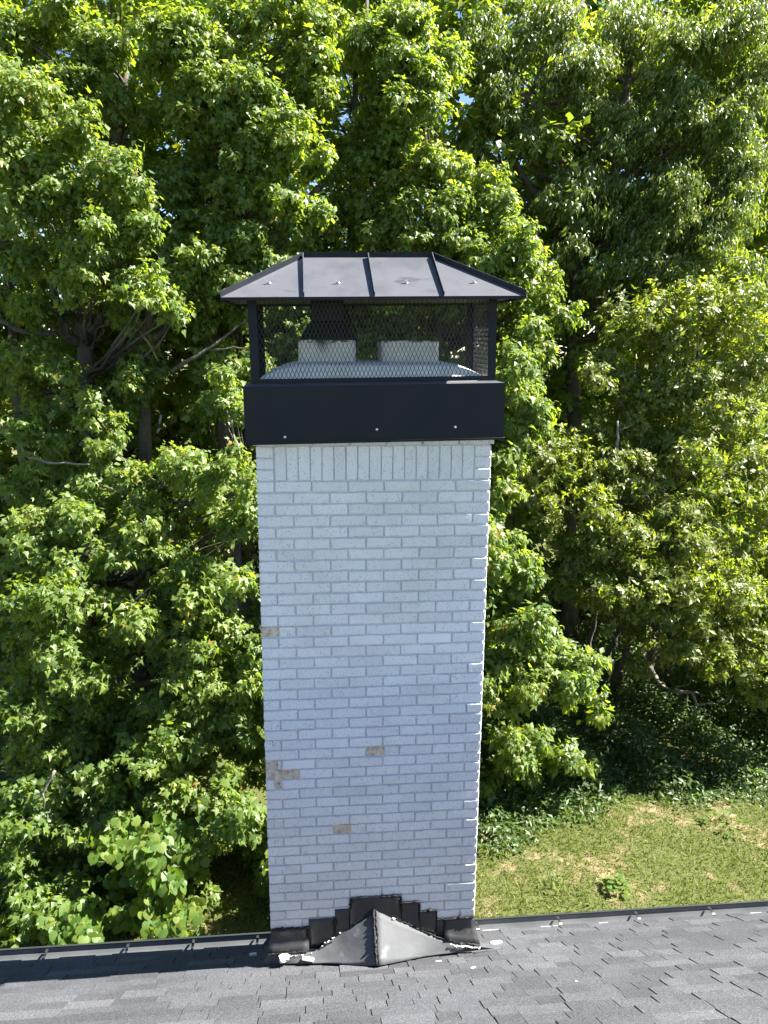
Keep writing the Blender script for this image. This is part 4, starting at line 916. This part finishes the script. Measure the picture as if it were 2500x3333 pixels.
tree("oak_tree", "bushy narrow leaved tree on the right with leaning trunk and yellow green tufts", "tree", b6,
     [b6, gp(1000, 400, 9.5), gp(1020, 340, 9.5), at(2150, 1800, 9.6), at(2230, 1380, 10), at(2300, 1000, 10.3)], masses(M6, rr, 3, 0.6, 0.7, 1), 'oak', 0.090, 780, 16, "trees at the right of the wood edge", singles=120, trunk_r=0.13, tone=(0.55, 0.25),
     trunks=[([gpt(1990, 2260, 9.7), gp(850, 390, 9.6), gp(890, 290, 9.6), gp(930, 180, 9.6), at(2130, 1850, 9.7)], 0.12), ([gpt(1965, 2250, 10.2), gp(780, 380, 10.1), gp(800, 270, 10.1), gp(850, 180, 10.1), at(2050, 1850, 10)], 0.10), ([gpt(2175, 2240, 9.9), gp(1110, 400, 9.8), gp(1140, 310, 9.8), at(2250, 1900, 9.8)], 0.07), ([gpt(1910, 2200, 10.5), gp(690, 270, 10.4), gp(720, 150, 10.4), gp(740, 60, 10.4)], 0.07),
             ([at(2160, 1340, 9.7), at(2230, 1270, 9.6), at(2300, 1290, 9.5)], 0.07)],
     extra=[([gp(1020, 360, 9.3), gp(1060, 450, 8.9), gp(1130, 495, 8.6), gp(1250, 505, 8.3), gp(1270, 560, 8.2), gp(1255, 625, 8.1)], 0.06, 0.012, 'deadwood'), ([gp(1250, 505, 8.3), gp(1325, 520, 8.1)], 0.018, 0.006, 'deadwood'), ([gp(1268, 570, 8.2), gp(1330, 562, 8.1), gp(1388, 570, 8.0)], 0.026, 0.008, 'deadwood'), ([gp(1170, 497, 8.5), gp(1160, 470, 8.4), gp(1225, 465, 8.3), gp(1250, 415, 8.3)], 0.016, 0.005, 'deadwood'), ([gp(1225, 510, 8.35), gp(1220, 590, 8.3), gp(1245, 610, 8.2)], 0.014, 0.005, 'deadwood'), ([gp(1130, 495, 8.6), gp(1120, 520, 8.5), gp(1133, 565, 8.5)], 0.014, 0.004, 'deadwood'),
            ([at(2010, 1370, 8.8), at(2012, 1430, 8.7), at(2010, 1470, 8.7)], 0.02, 0.03, 'deadwood'), ([at(2012, 1400, 8.75), at(2060, 1380, 8.7)], 0.012, 0.005, 'deadwood'), ([at(2080, 1590, 8.3), at(2140, 1650, 8.2), at(2160, 1740, 8.2)], 0.018, 0.008, 'deadwood'), ([at(1800, 1650, 8.4), at(1810, 1720, 8.3), at(1790, 1770, 8.3)], 0.01, 0.004, 'deadwood'), ([at(1760, 1660, 8.5), at(1768, 1700, 8.4), at(1765, 1770, 8.4)], 0.01, 0.004, 'deadwood')])
# young maple close behind the chimney, its right side showing
M7 = [(1660,1200,80,7.0),(1700,1280,90,6.8),(1760,1330,70,6.8),(1690,1380,90,6.6),(1640,1480,80,6.6),(1650,1600,80,6.4),(1620,1720,90,6.4),(1680,1780,70,6.3),(1720,1880,80,6.2),(1620,1850,90,6.2),(1650,2030,90,5.9),(1740,2080,90,5.8),(1830,2110,90,5.7),(1900,2150,70,5.6),(1640,2160,100,5.8),(1760,2200,90,5.6),(1860,2240,80,5.5),(1920,2290,60,5.5),(1640,2300,90,5.7),(1650,2420,90,6.5),(1740,2420,80,6.5),(1820,2460,70,6.6),(1890,2480,50,6.6),(1620,2500,80,6.7),(1700,2510,60,6.8),
      (1000,2700,130,5.2),(1150,2600,140,5.2),(1300,2500,140,5.2),(940,2850,90,4.9),(1400,2350,130,5.2),(920,2650,80,5.4),(1050,2850,110,5.0),
      (950,2750,110,4.4),(1100,2800,120,4.4),(1300,2800,120,4.4),(1450,2780,90,4.5),(1000,2930,90,4.0),(1200,2950,100,4.0),(1400,2930,80,4.1),
      (1400,1500,140,6.4),(1150,1550,140,6.6),(1250,1800,150,6.2),(1050,1850,130,6.4),(1450,1850,150,6.0),(1300,2100,150,5.8),(1050,2150,140,5.9),(1500,2150,140,5.8),(1200,2400,150,5.6),(1000,2450,130,5.6),(1450,2450,140,5.5),(930,2250,100,5.8),(930,2050,90,6.0),(1250,2650,120,5.4),(1450,2650,100,5.3)]
b7 = gpt(1300, 2700, 6.6)
tree("maple_tree", "young maple close behind the chimney with drooping boughs along its right edge", "tree", b7,
     [b7, at(1310, 2300, 6.6), at(1330, 1800, 6.7), at(1400, 1300, 7.0)], masses(M7, rr, 3, 0.5, 0.7, 0), 'maple', 0.088, 1000, 17, "maples along the wood edge", singles=120, trunk_r=0.12)
# saplings and vines, bottom left
M8 = [(720,2600,80,5.1),(760,2680,70,5.0),(690,2720,70,5.0),(650,2830,60,4.9),(660,2900,50,4.9),(740,2520,70,5.3),(800,2620,50,5.1),(600,2560,80,5.3),(620,2670,70,5.2),(640,2990,40,4.8),(520,2570,80,5.4)]
b8 = gpt(700, 2760, 5.6)
tree("maple_sapling", "maple sapling with pale sunlit leaves hanging left of the chimney foot", "tree", b8, [b8, at(690, 2700, 5.5), at(650, 2550, 5.5)], masses(M8, rr, 3, 0.5, 0.7, 0), 'maple', 0.09, 760, 18, singles=120, trunk_r=0.03)
M9 = [(60,2560,110,5.3),(180,2560,100,5.4),(320,2540,90,5.4),(60,2700,120,5.0),(200,2700,100,5.2),(100,2850,110,4.8),(220,2830,90,5.0),(50,2980,100,4.6),(170,2970,90,4.7),(280,2720,70,5.3),(380,2600,90,5.4),(40,3060,60,4.5)]
b9 = gpt(80, 2850, 5.6)
tree("maple_sapling", "dark leafy maple sapling in the bottom corner above the gutter", "tree", b9, [b9, at(90, 2800, 5.5), at(150, 2550, 5.6)], masses(M9, rr, 3, 0.5, 0.7, 0), 'maple', 0.095, 680, 19, singles=120, trunk_r=0.03, tone=(0.3, 0.2),
     extra=[([at(178, 2510, 4.9), at(140, 2580, 4.9), at(112, 2612, 4.9)], 0.022, 0.006, 'deadwood'), ([at(140, 2580, 4.9), at(146, 2610, 4.9), at(142, 2640, 4.9)], 0.012, 0.004, 'deadwood'), ([at(140, 2580, 4.9), at(80, 2605, 4.9)], 0.008, 0.003, 'deadwood'), ([at(240, 2990, 4.6), at(330, 3000, 4.7)], 0.008, 0.004, 'bark'), ([at(262, 2890, 4.9), at(300, 2850, 5.0)], 0.02, 0.02, 'bark')])
M10 = [(500,2760,60,4.8),(450,2690,60,4.9),(560,2700,50,4.8),(580,2780,40,4.7),(510,2840,50,4.6),(560,2860,45,4.6),(460,2820,50,4.8),(420,2760,55,4.9),(400,2860,50,4.8),(480,2920,55,4.5),(530,2940,45,4.5),(430,2940,50,4.6),(480,3000,40,4.4),(540,3010,45,4.4),(600,3020,40,4.4),(590,2950,35,4.5),(370,2760,50,4.9),(380,2680,60,5.0),(640,3050,35,4.4)]
b10 = gpt(480, 2820, 5.2)
tree("grape_vine", "broad heart leaved vine cascading over the saplings toward the gutter", "vine", b10, [b10, at(470, 2780, 5.1), at(430, 2650, 5.1)], masses(M10, rr, 2, 0.5, 0.9, 0), 'vine', 0.105, 1000, 20, singles=280, trunk_r=0.02, tone=(0.55, 0.28))
M11 = [(260,3000,50,4.2),(290,2950,45,4.3),(230,3040,45,4.1),(280,3050,40,4.0),(200,3000,40,4.2)]
b11 = gpt(250, 2900, 4.8)
tree("grape_vine", "small clump of round vine leaves at the gutter below the dark sapling", "vine", b11, [b11, at(255, 2960, 4.7), at(250, 2930, 4.7)], masses(M11, rr, 2, 0.5, 0.9, 0), 'vine', 0.115, 800, 21, singles=60, trunk_r=0.015, tone=(0.55, 0.25))

# unseen tree added just past the right of the view to shade the brambles
M12 = [(2650,1650,130,10.0),(2800,1600,140,10.3),(2850,1750,140,9.7),(2640,1820,130,9.3),(2780,1850,130,9.2),(2620,2000,130,9.4),(2760,1950,140,9.8),(2900,2000,140,10.2),(2680,2130,130,9.2),(2820,2120,140,9.6),(2980,2150,130,9.9),(2720,1800,140,10.4),(2880,1830,140,10.8),(2600,2200,110,8.8),(2760,2250,120,8.8),(2900,2280,120,9.0),(2700,2350,130,7.6),(2830,2300,130,7.8),(2950,2350,130,7.6),(2760,2220,120,8.0),(2880,2450,110,7.2),(3050,2300,130,8.2),(2680,2480,90,7.2),(3000,2480,110,7.0)]
b12 = gpt(2850, 2500, 8.0)
tree("shade_tree", "broad leafy tree at the lawn edge past the bushy tree's right side", "tree", b12, [b12, at(2850, 2400, 8.0), at(2850, 2250, 8.0)], masses(M12, rr, 3, 0.5, 0.75, 1), 'oak', 0.11, 420, 33, trunk_r=0.05)
# trees deeper in the wood
def deep_tree(i, px, Y, h, w, n, size, seed, label):
    r = np.random.default_rng(seed); b = gpt(px, 1500, Y); cl = []
    lo = 0.5
    for j in range(n):
        z = r.uniform(lo, h); k = math.sqrt(max(0.08, 1-((z-h*0.5)/(h*0.56))**2)); a = r.uniform(0, 2*math.pi); q = w*k*math.sqrt(r.random())
        cl.append((b[0]+q*math.cos(a), b[1]+q*math.sin(a)*0.8, z, r.uniform(0.7, 1.15)))
    tree("forest_tree", label, "tree", b, [b, b+[0.1, 0, h*0.4], b+[0.3, 0.1, h*0.9]], cl, 'deep', size, 52, seed, "trees deeper in the wood", trunk_r=0.18, tone=(0.4, 0.25), twig_r=0.009)
LB = ["shaded tree deep in the wood behind the upper left maple", "shaded tree deep in the wood left of the forked maple's top", "shaded tree deep in the wood behind the maple left of the cap", "shaded tree deep in the wood straight above the cap's left hip", "shaded tree deep in the wood above the cap's right hip", "shaded tree deep in the wood behind the ash's trunk", "shaded tree deep in the wood behind the ash's outer branches", "shaded tree deep in the wood at the far right behind the bushy tree"]
for i, (px, Y) in enumerate(((60, 11.5), (420, 12.3), (780, 12.0), (1120, 13.2), (1500, 13.0), (1850, 14.2), (2200, 13.4), (2560, 13.2))):
    deep_tree(i, px, Y, 14.8+1.2*math.sin(i*2.1), 2.4, 100, 0.18, 100+i, LB[i])
for i, (px, Y, n_, lb_) in enumerate(((-420, 11.5, 60, "wood edge tree just past the left side of the view"), (-900, 13.5, 55, "wood edge tree farther past the left side of the view"), (-250, 17, 60, "background tree just past the upper left corner of the view"))):
    deep_tree(30+i, px, Y, 12.5+i, 2.7, n_, 0.22, 300+i, lb_)
LB2 = ["far background tree closing the gap above the upper left corner", "far background tree seen through gaps left of centre", "far background tree seen through gaps just above the cap", "far background tree seen through gaps right of the cap", "far background tree seen through the ash's open branches", "far background tree seen through gaps in the upper right corner"]
for i, (px, Y) in enumerate(((150, 17), (650, 18), (1150, 17.5), (1600, 18.5), (2050, 18), (2480, 17.5))):
    deep_tree(i, px, Y, 18.5+1.5*math.sin(i*1.7+1), 3.2, 110, 0.22, 200+i, LB2[i])

# ------------------------------------------------------------------ undergrowth and lawn
def edge_y(x): return 6.05+0.16*(x-2)-0.25*np.exp(-((x-1.8)/1.0)**2)+0.25*np.sin(x*1.7)+0.15*np.sin(x*4.1+1)
r = np.random.default_rng(31); N = 52000
x = np.where(r.random(N) < 0.8, r.uniform(0.8, 9.5, N), r.uniform(-9, 13, N)); y = edge_y(x)-0.3+np.abs(r.normal(0, 1, N))*0.3+r.uniform(0, 1, N)**1.1*6.0
dep = y-edge_y(x); hmax = np.clip(0.16+0.42*dep, 0.05, 0.95)*(0.55+0.6*np.sin(x*2.3+y*1.1)**2)*np.where(dep > 0.15, 1, 0.45)
z = r.uniform(0.05, 1, N)**0.6*hmax; base = np.stack([x, y, z], 1)
ld = r.normal(0, 1, (N, 3))*[1, 1, 0.5]; nm = np.array([0.1, -0.35, 1.0])+r.normal(0, 0.45, (N, 3))
X, Y, Z = leaf_frames(base, ld, nm); sel = r.random(N) < 0.4; sz = r.uniform(0.06, 0.14, N); tn = np.clip(r.normal(0.5, 0.25, N), 0, 1)
V1, F1, k1 = leaf_verts('oval', base[sel], X[sel], Y[sel], Z[sel], sz[sel]); V2, F2, k2 = leaf_verts('slim', base[~sel], X[~sel], Y[~sel], Z[~sel], sz[~sel])
F = np.concatenate([F1, F2+len(V1)]); TOTAL[0] += len(F)
me = npmesh("undergrowth", np.concatenate([V1, V2]), F, MAT['under'], np.concatenate([np.repeat(tn[sel], k1), np.repeat(tn[~sel], k2)]))
tag(link("undergrowth", me), "dark leafy brambles and ivy in the shade under the trees", "undergrowth", kind='stuff')
N = 95000
x = r.uniform(-7, 11, N); y = 3.2+r.random(N)*5.5; keep = y < edge_y(x)+0.9; x, y = x[keep], y[keep]; N = len(x)
clump = np.sin(x*3.1+1.3*np.sin(y*2.3))*np.sin(y*3.7+x); h = np.clip(0.055+0.02*clump+r.normal(0, 0.018, N), 0.02, 0.13)
a = r.uniform(0, 2*math.pi, N); w = r.uniform(0.0035, 0.0075, N); lean = r.normal(0, 0.035, (N, 2))
B_ = np.stack([x, y, np.zeros(N)], 1); sd = np.stack([np.cos(a)*w, np.sin(a)*w, np.zeros(N)], 1)
md = B_+np.stack([lean[:, 0]*0.4, lean[:, 1]*0.4, h*0.6], 1); tip = B_+np.stack([lean[:, 0]*1.4, lean[:, 1]*1.4, h], 1)
V = np.stack([B_-sd, B_+sd, md+sd*0.8, md-sd*0.8, tip], 1).reshape(-1, 3); q = (np.arange(N)*5)[:, None]
F = np.concatenate([q+[0, 1, 2], q+[0, 2, 3], q+[3, 2, 4]]); TOTAL[0] += len(F)
me = npmesh("grass", V, F, MAT['grass'], np.repeat(np.clip(r.beta(2, 2.2, N), 0, 1), 5)); tag(link("grass", me), "short patchy green and straw coloured lawn grass", "grass", kind='stuff')
def weed(x, y, n, rad, size, seed, label, kind='oval'):
    r = np.random.default_rng(seed); o = empty("weed_plant", (x, y, 0)); tag(o, label, "weed", "broad leaved weeds in the lawn")
    for i in range(n):
        a = 2.4*i+r.normal(0, 0.3); q = rad*math.sqrt((i+0.5)/n); p = Vector((q*math.cos(a), q*math.sin(a), 0.05+0.16*(1-q/rad)))
        d = np.array([[math.cos(a), math.sin(a), 0.2+r.normal(0, 0.2)]]); nn = np.array([[0.1, 0, 1.0]])+r.normal(0, 0.2, (1, 3)); X, Y, Z = leaf_frames(None, d, nn); s = size*r.uniform(0.7, 1.2)
        lo = link("leaf", leaf_protos(kind, 'vine')[int(r.integers(4))], o)
        lo.matrix_local = Matrix(((X[0, 0]*s, Y[0, 0]*s, Z[0, 0]*s, p.x), (X[0, 1]*s, Y[0, 1]*s, Z[0, 1]*s, p.y), (X[0, 2]*s, Y[0, 2]*s, Z[0, 2]*s, p.z), (0, 0, 0, 1)))
    m = MB()
    for i in range(4): m.tube(np.array([(0, 0, -0.01), (r.normal(0, .03), r.normal(0, .03), 0.1), (r.normal(0, .06), r.normal(0, .06), 0.17)]), [0.006, 0.004, 0.002], 4, False)
    m.build("stem", MAT['vine'], o)
weed(3.72, 4.60, 34, 0.16, 0.085, 1, "round clump of pale broad leaves standing alone in the sunny lawn", 'heart')
weed(5.95, 5.80, 26, 0.26, 0.13, 2, "spreading dark green weed in the lawn near the tree shadows")
weed(2.85, 4.70, 16, 0.13, 0.08, 3, "low green weed tuft in the lawn nearest the chimney")
print("foliage triangles", TOTAL[0], "objects", len(bpy.data.objects))
